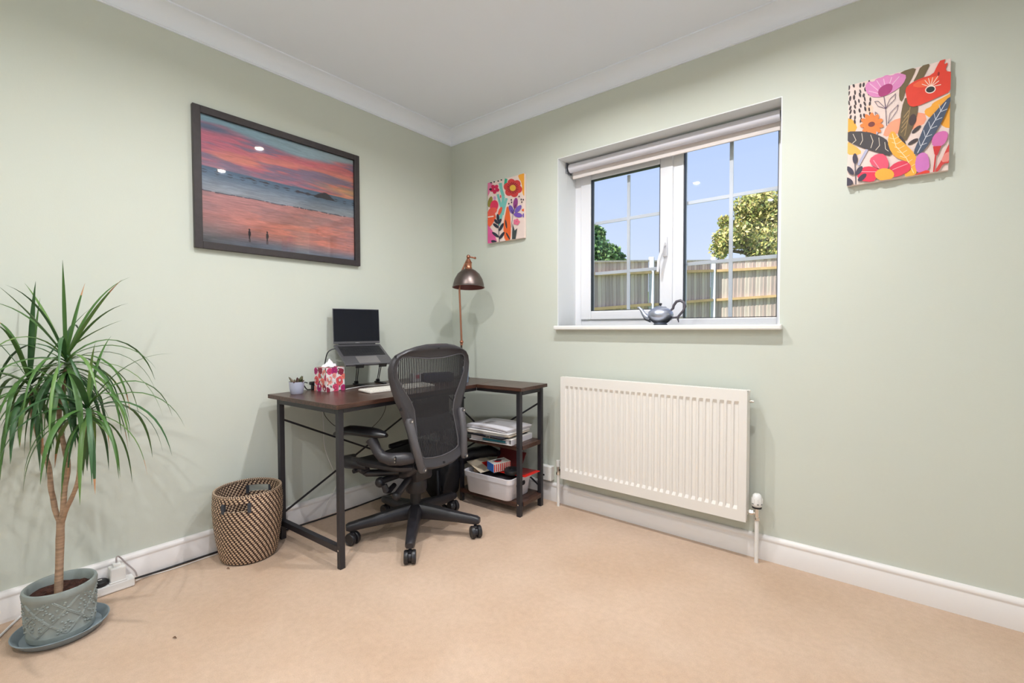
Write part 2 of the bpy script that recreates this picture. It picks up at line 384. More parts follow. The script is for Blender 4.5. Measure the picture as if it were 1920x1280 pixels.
def tree(label, base, crown_c, blobs, n, size, mats, trunk_r):
    t = thing('garden_tree', label, 'tree', base)
    B = Vector(base)
    rel = [((Vector(c)-B), r) for c, r in blobs]
    tr = MB(); cc = Vector(crown_c)-B
    tr.tube([(0, 0, 0), (cc*.3)+Vector((.1, 0, 0)), cc*.6, cc], [trunk_r*1.2, trunk_r, trunk_r*.8, trunk_r*.4], 8)
    for c, r in rel: tr.tube([cc*.55, (cc*.55+c)/2+Vector((0, 0, .2)), c], [trunk_r*.5, trunk_r*.35, trunk_r*.15], 6)
    tr.build('trunk', mat('bark', srgb(90, 75, 60), .9), t, True)
    leaf_cloud('foliage', rel, n, size, mats, t)
    return t
YL = [leafm('leaf_yellow', srgb(188, 178, 104)), leafm('leaf_lime', srgb(150, 156, 84)), leafm('leaf_olive', srgb(108, 122, 66)), leafm('leaf_pale', srgb(206, 190, 130))]
GL = [leafm('leaf_green', srgb(85, 125, 75)), leafm('leaf_deep', srgb(55, 95, 62)), leafm('leaf_mid', srgb(120, 150, 90))]
DT = 21.0
def rb(px, py, wpx, hpx, dep=DT): return (atd(px, py, dep), (wpx*dep/FPX, wpx*dep/FPX, hpx*dep/FPX))
tb = [rb(1450, 405, 62, 45), rb(1410, 390, 36, 26, 20.6), rb(1392, 440, 42, 30, 20.8), rb(1440, 455, 48, 34, 20.5), rb(1362, 448, 26, 22, 20.3), rb(1420, 372, 26, 14, 21.2), rb(1500, 420, 60, 60, 21.5), rb(1360, 415, 14, 12, 20.7), rb(1350, 468, 18, 18, 20.4)]
cc = atd(1440, 440, DT)
tree('tall yellow-green tree beyond the fence on the right', (cc.x, cc.y, ground_z(cc.x, cc.y)-.05), cc, tb, 17000, .085, YL, .25)
tb2 = [rb(1108, 470, 36, 32, 19), rb(1140, 478, 26, 20, 18.8), rb(1112, 438, 22, 16, 19.2), rb(1156, 484, 16, 12, 18.7)]
cc = atd(1112, 465, 19)
tree('dark green bushy tree beyond the fence on the left', (cc.x, cc.y, ground_z(cc.x, cc.y)-.05), cc, tb2, 6500, .085, GL, .18)

# ------------------------------------------------------------------ printed pictures: flat colour shapes in canvas space
def homog(src):
    dst = [(0, 1), (1, 1), (1, 0), (0, 0)]; A = []; b = []
    for (x, y), (u, v) in zip(src, dst):
        A += [[x, y, 1, 0, 0, 0, -u*x, -u*y], [0, 0, 0, x, y, 1, -v*x, -v*y]]; b += [u, v]
    h = np.linalg.solve(np.array(A, float), np.array(b, float)); return lambda x, y: ((h[0]*x+h[1]*y+h[2])/(h[6]*x+h[7]*y+1), (h[3]*x+h[4]*y+h[5])/(h[6]*x+h[7]*y+1))
def clip(poly):
    for ax, lim, sg in ((0, 0, 1), (0, 1, -1), (1, 0, 1), (1, 1, -1)):
        out = []; n = len(poly)
        for i in range(n):
            p, q = poly[i-1], poly[i]; ip = (p[ax]-lim)*sg >= 0; iq = (q[ax]-lim)*sg >= 0
            if ip != iq:
                t = (lim-p[ax])/(q[ax]-p[ax]); out.append((p[0]+t*(q[0]-p[0]), p[1]+t*(q[1]-p[1])))
            if iq: out.append(q)
        poly = out
        if len(poly) < 3: return []
    return poly
def chaikin(p, k=2):
    for _ in range(k):
        q = []
        for i in range(len(p)):
            a, b = p[i], p[(i+1) % len(p)]; q += [(a[0]*.75+b[0]*.25, a[1]*.75+b[1]*.25), (a[0]*.25+b[0]*.75, a[1]*.25+b[1]*.75)]
        p = q
    return p
class Paint:
    def __init__(s, src): s.h = homog(src) if src else (lambda x, y: (x, y)); s.items = []
    def poly(s, pts, c, sm=1):
        p = chaikin(pts, sm) if sm else pts; p = clip([s.h(*q) for q in p])
        if len(p) > 2: s.items.append((p, c))
    def ell(s, x, y, rx, ry, c, a=0, n=18):
        ca, sa = math.cos(math.radians(a)), math.sin(math.radians(a))
        s.poly([(x+rx*math.cos(t)*ca-ry*math.sin(t)*sa, y+rx*math.cos(t)*sa+ry*math.sin(t)*ca) for t in [2*PI*i/n for i in range(n)]], c, 0)
    def line(s, pts, w, c):
        for a, b in zip(pts[:-1], pts[1:]):
            d = math.hypot(b[0]-a[0], b[1]-a[1]) or 1; nx, ny = -(b[1]-a[1])/d*w/2, (b[0]-a[0])/d*w/2
            s.poly([(a[0]+nx, a[1]+ny), (b[0]+nx, b[1]+ny), (b[0]-nx, b[1]-ny), (a[0]-nx, a[1]-ny)], c, 0)
    def flower(s, x, y, r, n, pw, c, a0=0, sq=1.0):
        for i in range(n):
            a = a0+360*i/n; ca, sa = math.cos(math.radians(a)), math.sin(math.radians(a))
            s.ell(x+r*.58*ca*sq, y+r*.58*sa, r*.46, pw, c, a)
    def build(s, name, fn, parent, step=4e-5, rough=.6, pre=''):
        m = MB(); cols = []; mm = []
        for i, (p, c) in enumerate(s.items):
            if c not in cols: cols.append(c); mm.append(mat('%sprint_%d_%d_%d' % ((pre,)+c), srgb(*c), rough, var=.04, vscale=25))
            m.cur = cols.index(c)
            m.add([fn(u, v, (i+1)*step) for u, v in p], [tuple(range(len(p)))])
        me = bpy.data.meshes.new(name); me.from_pydata([tuple(v) for v in m.v], [], m.f)
        for q in mm: me.materials.append(q)
        me.polygons.foreach_set('material_index', m.mi)
        return link(name, me, parent)
CANV = mat('canvas_cloth', srgb(236, 214, 205), .7, bump=.15, bscale=600)
def canvas(label, x0, x1, z0, z1, P):
    w, h = x1-x0, z1-z0
    t = thing('canvas_print', label, 'canvas', ((x0+x1)/2, 0, z0))
    MB().box((0, -.0105, h/2), (w, .019, h), bev=.002).build('stretched_canvas', CANV, t)
    P.build('printed_design', lambda u, v, d: (-w/2+u*w, -.0201-d, v*h), t)
    return t
# large floral canvas
P = Paint([(150, 312), (1028, 95), (985, 1058), (120, 1183)])
RED, ORA, YEL, DRK, PNK, OLI = (226, 66, 48), (242, 132, 62), (248, 172, 62), (66, 52, 54), (222, 138, 190), (112, 96, 66)
P.poly([(860, 480), (960, 430), (1030, 390), (1030, 700), (950, 692), (900, 620), (800, 590), (790, 535), (850, 510)], YEL)
P.poly([(430, 770), (460, 680), (520, 620), (600, 600), (790, 545), (815, 640), (700, 705), (560, 735)], (248, 160, 126))
P.poly([(120, 590), (190, 610), (225, 700), (120, 740)], YEL); P.poly([(110, 780), (245, 870), (245, 915), (110, 910)], (247, 185, 90))
P.poly([(300, 480), (360, 490), (350, 560), (300, 560)], (248, 205, 180))
rr = random.Random(3)
for j in range(8):
    for i in range(5):
        x = 158+42*i+rr.uniform(-8, 8); y = 330+44*j-8*i+rr.uniform(-9, 9)
        if y > 640-60*(i > 2): continue
        P.ell(x, y, 7+rr.random()*3, 17+rr.random()*7, DRK, rr.uniform(-25, 25), 10)
P.poly([(596, 205), (735, 165), (705, 240), (645, 340), (605, 470), (578, 440), (583, 330), (648, 250), (598, 240)], OLI)
P.poly([(768, 160), (858, 130), (800, 240), (762, 295), (695, 305), (735, 235)], OLI)
P.poly([(640, 405), (742, 490), (732, 580), (682, 710), (622, 825), (556, 760), (580, 680), (598, 520)], (108, 92, 66))
P.ell(690, 622, 30, 52, (74, 58, 58), 15)
for (a, b) in (((660, 540), (615, 600)), ((655, 580), (600, 650)), ((650, 620), (595, 690)), ((640, 670), (590, 730))): P.line([a, b], 7, (170, 140, 95))
P.line([(672, 510), (650, 620), (620, 760)], 6, (170, 140, 95))
for (x, y, a) in ((720, 705, -40), (690, 810, -30), (600, 800, 60)): P.ell(x, y, 50, 16, (72, 62, 64), a)
P.poly([(285, 330), (320, 280), (365, 288), (390, 258), (440, 250), (470, 228), (520, 238), (560, 215), (610, 222), (650, 240), (612, 320), (540, 372), (460, 412), (380, 424), (315, 402)], PNK)
for (a, b) in (((410, 370), (330, 300)), ((430, 340), (390, 275)), ((460, 318), (450, 262)), ((500, 308), (520, 250)), ((520, 318), (585, 245)), ((405, 390), (320, 365))): P.line([a, b], 6, (240, 200, 220))
P.poly([(396, 372), (430, 328), (490, 302), (530, 318), (518, 372), (470, 408), (412, 420)], (172, 58, 118))
P.line([(450, 415), (463, 520), (468, 670)], 5, (84, 60, 92))
for lp in ([(463, 520), (500, 440), (550, 392), (545, 440), (463, 520)], [(463, 520), (400, 455), (370, 458), (400, 500), (463, 520)], [(480, 650), (500, 560), (570, 490), (560, 540), (480, 650)], [(375, 575), (372, 548), (390, 560), (396, 580)]): P.line(lp, 4, (84, 60, 92))
P.poly([(632, 350), (680, 308), (760, 268), (870, 238), (905, 165), (948, 95), (985, 95), (960, 155), (1005, 132), (970, 208), (1040, 220), (1040, 375), (860, 455), (715, 515), (655, 500), (640, 420)], RED)
P.poly([(680, 330), (770, 280), (880, 250), (930, 262), (860, 330), (760, 350)], (238, 98, 60)); P.ell(918, 232, 9, 18, (150, 40, 40), 10)
for e in ((775, 318), (800, 285), (832, 268), (868, 262), (912, 252), (920, 292), (936, 325)): P.line([(848, 345), e], 6, (250, 225, 210))
P.ell(846, 366, 46, 33, (250, 225, 215), -15); P.ell(846, 366, 38, 25, (46, 50, 50), -15)
P.line([(402, 690), (220, 1005)], 22, (184, 182, 205))
P.flower(342, 655, 98, 11, 21, ORA, 10); P.ell(340, 655, 30, 22, (120, 58, 52), -15)
P.poly([(110, 712), (300, 715), (420, 758), (480, 802), (520, 940), (380, 897), (240, 850), (110, 785)], (70, 64, 66))
for q in ([(180, 735), (205, 790), (170, 820)], [(255, 730), (262, 790), (240, 830)], [(330, 745), (350, 800), (330, 860)], [(400, 770), (405, 840), (370, 880)], [(450, 810), (455, 870), (480, 890)]): P.line(q, 5, (222, 208, 190))
P.poly([(518, 705), (572, 780), (642, 850), (702, 912), (728, 1000), (705, 1110), (600, 1120), (642, 985), (530, 942), (478, 850), (478, 765)], YEL)
P.line([(515, 740), (545, 850), (630, 950), (690, 1080)], 6, (252, 226, 180))
for i in range(7):
    x, y = 520+22*i, 780+40*i; P.line([(x+10, y+8), (x-32, y-6)], 4, (252, 226, 180)); P.line([(x+10, y+8), (x+52, y-16)], 4, (252, 226, 180))
P.poly([(1020, 415), (1012, 480), (942, 640), (872, 752), (792, 882), (722, 928), (686, 912), (740, 790), (800, 650), (900, 540)], (76, 86, 106))
P.line([(975, 480), (850, 680), (725, 910)], 6, (214, 214, 220))
for i in range(5):
    x, y = 930-45*i, 560+72*i; P.line([(x, y), (x-14, y-62)], 5, (200, 202, 210)); P.line([(x, y), (x+55, y-22)], 5, (200, 202, 210))
P.poly([(852, 860), (846, 790), (888, 738), (962, 722), (990, 750), (968, 822), (922, 860)], (214, 112, 174))
P.poly([(856, 856), (928, 852), (892, 935), (868, 925)], (206, 52, 52), 0); P.line([(880, 920), (858, 1075)], 13, (206, 52, 52))
P.poly([(1000, 820), (1000, 1000), (940, 1002), (900, 1070), (862, 1075), (920, 985), (960, 900)], (208, 68, 62)); P.poly([(1000, 900), (1000, 985), (915, 995), (950, 920)], (232, 140, 130))
P.poly([(700, 1010), (718, 932), (770, 900), (820, 930), (826, 1060), (720, 1090)], (206, 118, 186)); P.poly([(705, 1090), (820, 1048), (830, 1110), (700, 1110)], RED)
P.poly([(310, 960), (380, 908), (452, 915), (486, 1000), (462, 1055), (400, 1040), (340, 1015)], (228, 86, 112))
P.poly([(205, 1095), (250, 1025), (330, 1015), (408, 1050), (375, 1115), (345, 1155), (235, 1140)], (226, 54, 82))
P.poly([(470, 1045), (540, 985), (625, 970), (672, 1020), (655, 1065), (560, 1110), (505, 1112)], (222, 62, 88))
P.line([(350, 965), (400, 1040)], 6, (245, 170, 180)); P.line([(240, 1062), (370, 1065)], 5, (245, 170, 180)); P.line([(510, 1050), (640, 1000)], 5, (245, 170, 180))
P.ell(442, 1090, 82, 54, YEL)
P.line([(192, 985), (197, 1180)], 7, (66, 60, 76))
for (x, y, a, l) in ((194, 950, 90, 46), (152, 1052, 52, 44), (228, 1052, -55, 44), (252, 1112, -40, 46), (140, 1140, 38, 40), (130, 1170, 10, 30)): P.ell(x, y, l, 21, (66, 60, 76), a)
canvas('large canvas with red poppy and pink flowers right of the window', 2.321, 2.621, 1.621, 2.022, P)
# small floral canvas
P = Paint([(262, 245), (778, 122), (772, 1030), (258, 1097)])
P.poly([(690, 140), (800, 110), (800, 440), (752, 432), (742, 250), (700, 190)], (244, 168, 56))
P.poly([(240, 240), (332, 228), (322, 290), (272, 425), (240, 440)], (226, 120, 162))
for pts, w, c in (([(440, 250), (452, 340), (482, 440), (466, 600), (440, 750)], 44, (118, 192, 182)), ([(402, 405), (430, 520), (452, 590)], 34, (118, 192, 182)), ([(522, 190), (506, 310)], 38, (52, 172, 142)), ([(528, 465), (492, 600), (468, 700)], 34, (120, 190, 184)), ([(440, 740), (420, 850)], 30, (130, 200, 190))): P.line(pts, w, c)
P.flower(618, 325, 128, 6, 56, (208, 62, 62), 15)
for i in range(18):
    a = 2*PI*i/18; P.line([(618+38*math.cos(a), 325+38*math.sin(a)), (618+84*math.cos(a), 325+84*math.sin(a))], 7, (70, 30, 40))
P.ell(618, 325, 44, 44, (226, 180, 66))
P.flower(362, 332, 66, 5, 26, (206, 34, 84), 20); P.ell(304, 335, 20, 16, (50, 30, 40))
for x, y in ((312, 242), (357, 232), (413, 222), (458, 208)): P.ell(x, y, 12, 9, (40, 40, 50))
P.ell(296, 510, 30, 78, (142, 132, 56), 15)
P.ell(300, 700, 70, 60, (236, 96, 74)); P.ell(352, 570, 58, 82, (222, 52, 92), 12); P.ell(330, 640, 66, 46, (234, 92, 78), -20); P.poly([(240, 760), (370, 690), (380, 740), (300, 860), (240, 880)], (240, 96, 56)); P.line([(262, 725), (345, 715)], 16, (245, 215, 205))
P.poly([(230, 800), (300, 880), (350, 960), (400, 1110), (230, 1120)], (222, 92, 152))
P.ell(436, 645, 22, 62, (232, 92, 62), 22); P.ell(445, 440, 10, 22, (222, 80, 90)); P.ell(362, 460, 18, 26, (200, 160, 205))
P.poly([(540, 545), (576, 680), (588, 900), (578, 1070), (498, 1075), (478, 850), (500, 740)], (236, 102, 46)); P.ell(520, 830, 12, 64, (60, 56, 58), -8); P.ell(545, 1000, 12, 58, (60, 56, 58), -28)
P.line([(403, 700), (412, 860), (422, 1090)], 8, (42, 46, 62))
for x, y, a, l in ((405, 735, 85, 52), (380, 790, 55, 40), (430, 790, -58, 44), (375, 850, 40, 50), (452, 870, -60, 62), (368, 975, 38, 58), (458, 990, -52, 62), (345, 1072, 12, 40)): P.ell(x, y, l, 20, (42, 46, 62), a)
P.line([(620, 690), (592, 880)], 5, (60, 55, 90))
P.ell(655, 540, 32, 76, (146, 62, 132), 8); P.ell(596, 628, 30, 66, (112, 84, 172), -22); P.ell(692, 622, 30, 66, (118, 92, 180), 42); P.ell(690, 708, 62, 32, (118, 80, 178), 12)
P.line([(622, 692), (655, 560)], 8, (50, 30, 60)); P.line([(622, 692), (600, 640)], 8, (50, 30, 60))
P.flower(668, 805, 46, 5, 20, (228, 112, 142), 0); P.poly([(612, 825), (642, 925), (678, 892), (652, 1045), (602, 1045)], (62, 70, 72), 0)
P.poly([(730, 640), (790, 610), (790, 670)], (236, 102, 46)); P.ell(768, 715, 12, 30, (110, 80, 170))
for x, y in ((708, 448), (598, 492), (602, 528), (562, 545), (745, 528), (738, 490), (768, 495)): P.ell(x, y, 9, 12, (60, 40, 50))
canvas('small canvas with bright mixed flowers left of the window', .369, .676, 1.619, 2.02, P)

# framed sunset photograph
def vnoise(u, v, su, sv, seed):
    r = np.random.RandomState(seed); G = r.rand(64, 64)
    x = u*su; y = v*sv; xi = np.floor(x).astype(int); yi = np.floor(y).astype(int); fx = x-xi; fy = y-yi
    fx = fx*fx*(3-2*fx); fy = fy*fy*(3-2*fy); g_ = lambda a, b: G[a % 64, b % 64]
    return (g_(xi, yi)*(1-fx)+g_(xi+1, yi)*fx)*(1-fy)+(g_(xi, yi+1)*(1-fx)+g_(xi+1, yi+1)*fx)*fy
def fbm(u, v, su, sv, seed): return .5*vnoise(u, v, su, sv, seed)+.3*vnoise(u, v, su*2.1, sv*2.1, seed+1)+.2*vnoise(u, v, su*4.3, sv*4.3, seed+2)
def sunset(nu, nv):
    u, v = np.meshgrid(np.linspace(0, 1, nu), np.linspace(0, 1, nv)); L = lambda a, b, t: a[None, None]*(1-t[..., None])+b[None, None]*t[..., None]
    c = lambda *x: np.array(x, float)
    sm = lambda a, b, x: np.clip((x-a)/(b-a), 0, 1)**2*(3-2*np.clip((x-a)/(b-a), 0, 1))
    vv = v+.02*(u-.5)
    n1 = fbm(u+v*.6, v, 3, 14, 1); n2 = fbm(u-v*.8, v, 4, 22, 5); n3 = fbm(u, v, 10, 60, 9)
    sky = L(c(112, 152, 168), c(150, 168, 172), u)
    cl = sm(.05, .12, vv+.10*(n1-.5)+.035*np.sin(u*6+1))
    pink = L(c(184, 88, 112), c(214, 92, 96), u); pink = L(c(120, 96, 122), c(1, 1, 1), np.zeros_like(u))*(1-sm(.3, .55, n2))[..., None]+pink*sm(.3, .55, n2)[..., None]
    pink = L(c(0, 0, 0), c(0, 0, 0), u)+pink
    hot = sm(.45, .7, n1*.6+n2*.4)*sm(.12, .3, vv)*(.35+.65*u)
    pink = pink*(1-hot[..., None])+c(246, 158, 104)*hot[..., None]
    sky = sky*(1-cl[..., None])+pink*cl[..., None]
    dk = np.exp(-((v-.09)/.03)**2)*(1-sm(.05, .25, u)); sky = sky*(1-dk[..., None])+c(72, 84, 112)*dk[..., None]
    low = sm(.30, .385, v)*(.6-.5*u); sky = sky*(1-low[..., None])+c(128, 108, 128)*low[..., None]
    glow = np.exp(-((v-.33)/.04)**2)*sm(.55, 1, u); sky = sky*(1-glow[..., None]*.7)+c(252, 176, 96)*glow[..., None]*.7
    hz = .40-.004*u; sea = L(c(66, 92, 118), c(140, 146, 156), sm(.40, .58, v)); sea = sea*(.92+.16*n3)[..., None]
    shore = .575+.018*(1-u)+.012*(fbm(u, v*0, 9, 1, 20)-.5)
    beach = L(c(176, 118, 118), c(206, 128, 118), u); bl_ = sm(.62, .8, v)*np.exp(-((u-.62)/.4)**2); beach = beach*(1-bl_[..., None])+c(232, 132, 110)*bl_[..., None]
    wet = sm(.35, .6, fbm(u, v, 5, 26, 30)); beach = beach*(1-.3*(1-wet)[..., None])+c(128, 108, 118)*.3*(1-wet)[..., None]
    bot = sm(.86, .97, v+.05*(n1-.5)-.03*u); beach = beach*(1-bot[..., None])+c(104, 112, 130)*bot[..., None]
    lf = (1-sm(.0, .3, u))*sm(.75, .92, v); beach = beach*(1-.5*lf[..., None])+c(122, 112, 108)*.5*lf[..., None]
    out = np.where((v < hz)[..., None], sky, np.where((v < shore)[..., None], sea, beach))
    st = fbm(u+v*.3, v, 14, 120, 40)-.5; st2 = fbm(u-v*.2, v, 40, 260, 50)-.5
    out = out*(1+np.where(v < hz, .22, .34)*st+.16*st2)[..., None]
    lnm = (np.abs(v-shore) < .004)*(fbm(u, v*0, 30, 1, 60) > .42); out = np.where(lnm[..., None], c(70, 62, 72), out)
    isl = np.zeros_like(u, bool)
    for (a, b, base, h) in ((.69, .85, .45, .062), (.54, .74, .444, .018), (.46, .51, .435, .010), (.32, .40, .43, .012), (.24, .30, .425, .008), (.08, .11, .42, .006)):
        tt = (u-a)/(b-a); hh = np.where((tt > 0) & (tt < 1), h*np.sin(np.clip(tt, 0, 1)*PI)**.8*(.6+.8*vnoise(u, u*0, 40, 1, 3)), 0); isl |= (v < base+.002*np.sin(u*90)) & (v > base-hh)
    out = np.where(isl[..., None], c(36, 32, 40), out)
    for px in (.262, .370):
        body = (((u-px)/.0085)**2+((v-.885)/.026)**2 < 1) | (((u-px)/.005)**2+((v-.852)/.010)**2 < 1) | ((abs(u-px) < .004) & (v > .89) & (v < .925)); out = np.where(body[..., None], c(40, 30, 36), out)
        rf = (abs(u-px) < .006) & (v > .928) & (v < .955); out = np.where(rf[..., None], c(90, 74, 80), out)
    return (np.clip(out, 0, 255)/255)**.82
pf = thing('framed_picture', 'large dark framed sunset beach photograph on the left wall', 'picture', (0, -1.187, 1.4215))
PW, PH = .845, .646
FRM = mat('picture_frame_dark', srgb(52, 45, 46), .45, var=.15, vscale=40, stretch=(1, 1, 1))
bw = .032
MB().box((.0125, -PW/2+bw/2, PH/2), (.023, bw, PH), bev=.002).build('frame_side', FRM, pf)
MB().box((.0125, PW/2-bw/2, PH/2), (.023, bw, PH), bev=.002).build('frame_side', FRM, pf)
MB().box((.0125, 0, bw/2), (.023, PW-2*bw, bw), bev=.002).build('frame_rail', FRM, pf)
MB().box((.0125, 0, PH-bw/2), (.023, PW-2*bw, bw), bev=.002).build('frame_rail', FRM, pf)
MB().box((.004, 0, PH/2), (.006, PW-.02, PH-.02)).build('backing_board', mat('board_brown', srgb(120, 100, 80), .9), pf)
nu, nv = 380, 280; colr = sunset(nu, nv); pw, ph = PW-2*bw, PH-2*bw
vs = [(.0085, -pw/2+pw*i/(nu-1), bw+ph*(1-j/(nv-1))) for j in range(nv) for i in range(nu)]
fs = [(j*nu+i, (j+1)*nu+i, (j+1)*nu+i+1, j*nu+i+1) for j in range(nv-1) for i in range(nu-1)]
me = bpy.data.meshes.new('photo_print'); me.from_pydata(vs, [], fs)
ca = me.color_attributes.new('Col', 'FLOAT_COLOR', 'POINT'); lin = np.where(colr <= .04045, colr/12.92, ((colr+.055)/1.055)**2.4)
ca.data.foreach_set('color', np.concatenate([lin.reshape(-1, 3), np.ones((nu*nv, 1))], 1).ravel())
pm = bpy.data.materials.new('sunset_photo'); pm.use_nodes = True; cn = pm.node_tree.nodes.new('ShaderNodeVertexColor'); cn.layer_name = 'Col'
pm.node_tree.links.new(cn.outputs[0], pm.node_tree.nodes['Principled BSDF'].inputs['Base Color']); pm.node_tree.nodes['Principled BSDF'].inputs['Roughness'].default_value = .6
me.materials.append(pm); link('photo_print', me, pf)
MB().box((.0125, 0, PH/2), (.002, PW-2*bw, PH-2*bw)).build('glass', glass_mat('picture_glass', (1, 1, 1, 1), 1.0), pf)

# ------------------------------------------------------------------ radiator
rad = thing('radiator', 'white ridged panel radiator on the wall below the window', 'radiator', (0, 0, 0))
X0, X1, Z0, Z1 = .996, 1.979, .182, .772; yb, yf = -.045, -.098
m = MB(); N = 30; m_ = .028; zt, zb_ = Z1-.05, Z0+.05
xs = []; pitch = (X1-X0-2*m_)/N
prof = [(X0, 0), (X0+m_, 0)]
for i in range(N):
    b0 = X0+m_+i*pitch
    prof += [(b0+pitch*.10, 0), (b0+pitch*.22, .007), (b0+pitch*.70, .007), (b0+pitch*.82, 0)]
prof += [(X1, 0)]
rows = [(Z0, 0), (zb_, 0), (zb_+.016, 1), (zt-.016, 1), (zt, 0), (Z1, 0)]
vs = [(x, yf+d*k, z) for z, k in rows for x, d in prof]
n = len(prof)
m.add(vs, [(j*n+i, j*n+i+1, (j+1)*n+i+1, (j+1)*n+i) for j in range(len(rows)-1) for i in range(n-1)])
m.box(((X0+X1)/2, yf+.012+.008, (Z0+Z1)/2), (X1-X0, .01, Z1-Z0))
m.build('front_panel', RADM, rad)
m = MB()
for z in (Z0+.004, Z1-.004): m.box(((X0+X1)/2, yf+.008, z), (X1-X0, .014, .008), bev=.002)
for x in (X0+.004, X1-.004): m.box((x, yf+.008, (Z0+Z1)/2), (.008, .014, Z1-Z0), bev=.002)
m.build('panel_rim', RADM, rad)
m = MB(); m.box(((X0+X1)/2, -.075, Z1-.012), (X1-X0, .004, .02)); m.box(((X0+X1)/2, -.042, Z1-.012), (X1-X0, .004, .02))
for i in range(90): m.box((X0+.008+(X1-X0-.016)*i/89, -.0585, Z1-.005), (.004, .031, .006))
m.build('top_grille', RADM, rad)
for x in (X0+.003, X1-.003): MB().box((x, -.058, (Z0+Z1)/2+.01), (.005, .044, Z1-Z0-.03)).build('side_panel', RADM, rad)
MB().box(((X0+X1)/2, -.045, (Z0+Z1)/2), (X1-X0-.02, .016, Z1-Z0-.04)).build('rear_panel', RADM, rad)
for x in (X0+.2, X1-.2): MB().box((x, -.019, (Z0+Z1)/2), (.04, .037, Z1-Z0-.14)).build('wall_bracket', RADM, rad)
MB().cyl((X1, -.06, Z1-.05), (X1+.012, -.06, Z1-.05), .008, 12).cyl((X1+.012, -.06, Z1-.05), (X1+.02, -.06, Z1-.05), .006, 8).build('bleed_valve', CHROME, rad, True)
vx = 2.016; vy = -.062
v = MB().lathe([(.0001, .0), (.017, 0), (.017, .006), (.021, .010), (.0225, .022), (.0195, .048), (.017, .058), (.012, .063), (.0001, .064)], (vx, vy, .247), 20).build('thermostat_head', WHITEP, rad, True)
k = MB()
for i in range(10):
    a = 2*PI*i/10; k.box((vx+.0212*math.cos(a), vy+.0212*math.sin(a), .247+.034), (.004, .003, .02), rotz(a))
k.build('grip_rib', WHITEP, v)
MB().lathe([(.0173, .0), (.0195, 0), (.0195, .007), (.0173, .007)], (vx, vy, .2465), 20, closed=True).build('marker_ring', BLACK, v, True)
k = MB()
for a in (-2.2, -1.2, -.4): k.box((vx+.0222*math.cos(a), vy+.0222*math.sin(a), .268), (.0022, .007, .0025), rotz(a))
k.build('scale_mark', BLACK, v)
m = MB().cyl((vx, vy, .195), (vx, vy, .247), .010, 14).cyl((vx, vy, .192), (vx, vy, .206), .013, 6).cyl((vx, vy, .222), (X1-.004, vy, .222), .008, 12).cyl((vx-.028, vy, .222), (vx-.014, vy, .222), .012, 6)
m.build('valve_body', CHROME, rad, True)
MB().cyl((vx, vy, 0), (vx, vy, .193), .0085, 14).build('pipe', WHITEP, rad, True)
lx = .958; ly = -.062
MB().lathe([(.0001, 0), (.0115, 0), (.0125, .02), (.012, .036), (.0001, .037)], (lx, ly, .236), 16).build('lockshield_cap', WHITEP, rad, True)
m = MB().cyl((lx, ly, .19), (lx, ly, .237), .008, 12).cyl((lx, ly, .188), (lx, ly, .203), .012, 6).cyl((lx, ly, .216), (X0+.004, ly, .216), .007, 12).cyl((lx+.012, ly, .216), (lx+.026, ly, .216), .011, 6)
m.build('valve_body', CHROME, rad, True)
MB().cyl((lx, ly, 0), (lx, ly, .189), .0085, 14).build('pipe', WHITEP, rad, True)

# wall socket
sk = thing('wall_socket', 'white surface mounted socket box between the desk and radiator', 'socket', (.846, 0, .17))
MB().box((0, -.017, 0), (.086, .034, .086), bev=.004).build('back_box', WHITEP, sk)
MB().box((0, -.0375, 0), (.086, .007, .086), bev=.003).build('faceplate', WHITEP, sk)
MB().box((-.008, -.0415, -.012), (.012, .002, .010), bev=.0005).build('socket_hole', BLACK, sk)

# ------------------------------------------------------------------ teapot on the sill
PEW = mat('pewter', (.46, .49, .58, 1), .38, .85, bump=.04, bscale=150)
tp = thing('teapot', 'dull pewter teapot with curved handle on the window sill', 'teapot', (1.524, .055, WZ0), 0)
MB().lathe([(.0001, .0), (.034, 0), (.035, .006), (.031, .009), (.045, .020), (.062, .040), (.066, .054), (.062, .068), (.048, .084), (.034, .0915), (.030, .092), (.0001, .0915)], n=36).build('body', PEW, tp, True)
ld = MB().lathe([(.0305, .0922), (.031, .095), (.022, .099), (.010, .101), (.0001, .101)], n=28).build('lid', PEW, tp, True)
MB().lathe([(.004, .100), (.004, .106), (.008, .110), (.0075, .114), (.0001, .117)], n=14).build('knob', BLACK, ld, True)
MB().tube([(-.052, 0, .036), (-.076, 0, .042), (-.092, 0, .060), (-.104, 0, .080), (-.118, 0, .095), (-.128, 0, .096)], [.022, .017, .012, .009, .007, .005], 12).build('spout', PEW, tp, True)
HND = mat('teapot_handle', srgb(88, 84, 92), .35)
MB().tube([(.056, 0, .078), (.066, 0, .086), (.070, 0, .102), (.084, 0, .121), (.104, 0, .126), (.122, 0, .115), (.128, 0, .095), (.120, 0, .074), (.104, 0, .056), (.094, 0, .044), (.092, 0, .030), (.096, 0, .014)], [.005, .007, .0065, .007, .0075, .0075, .007, .0065, .006, .006, .005, .002], 10).tube([(.060, 0, .040), (.076, 0, .040), (.094, 0, .042)], [.005, .0045, .005], 8).build('handle', HND, tp, True)

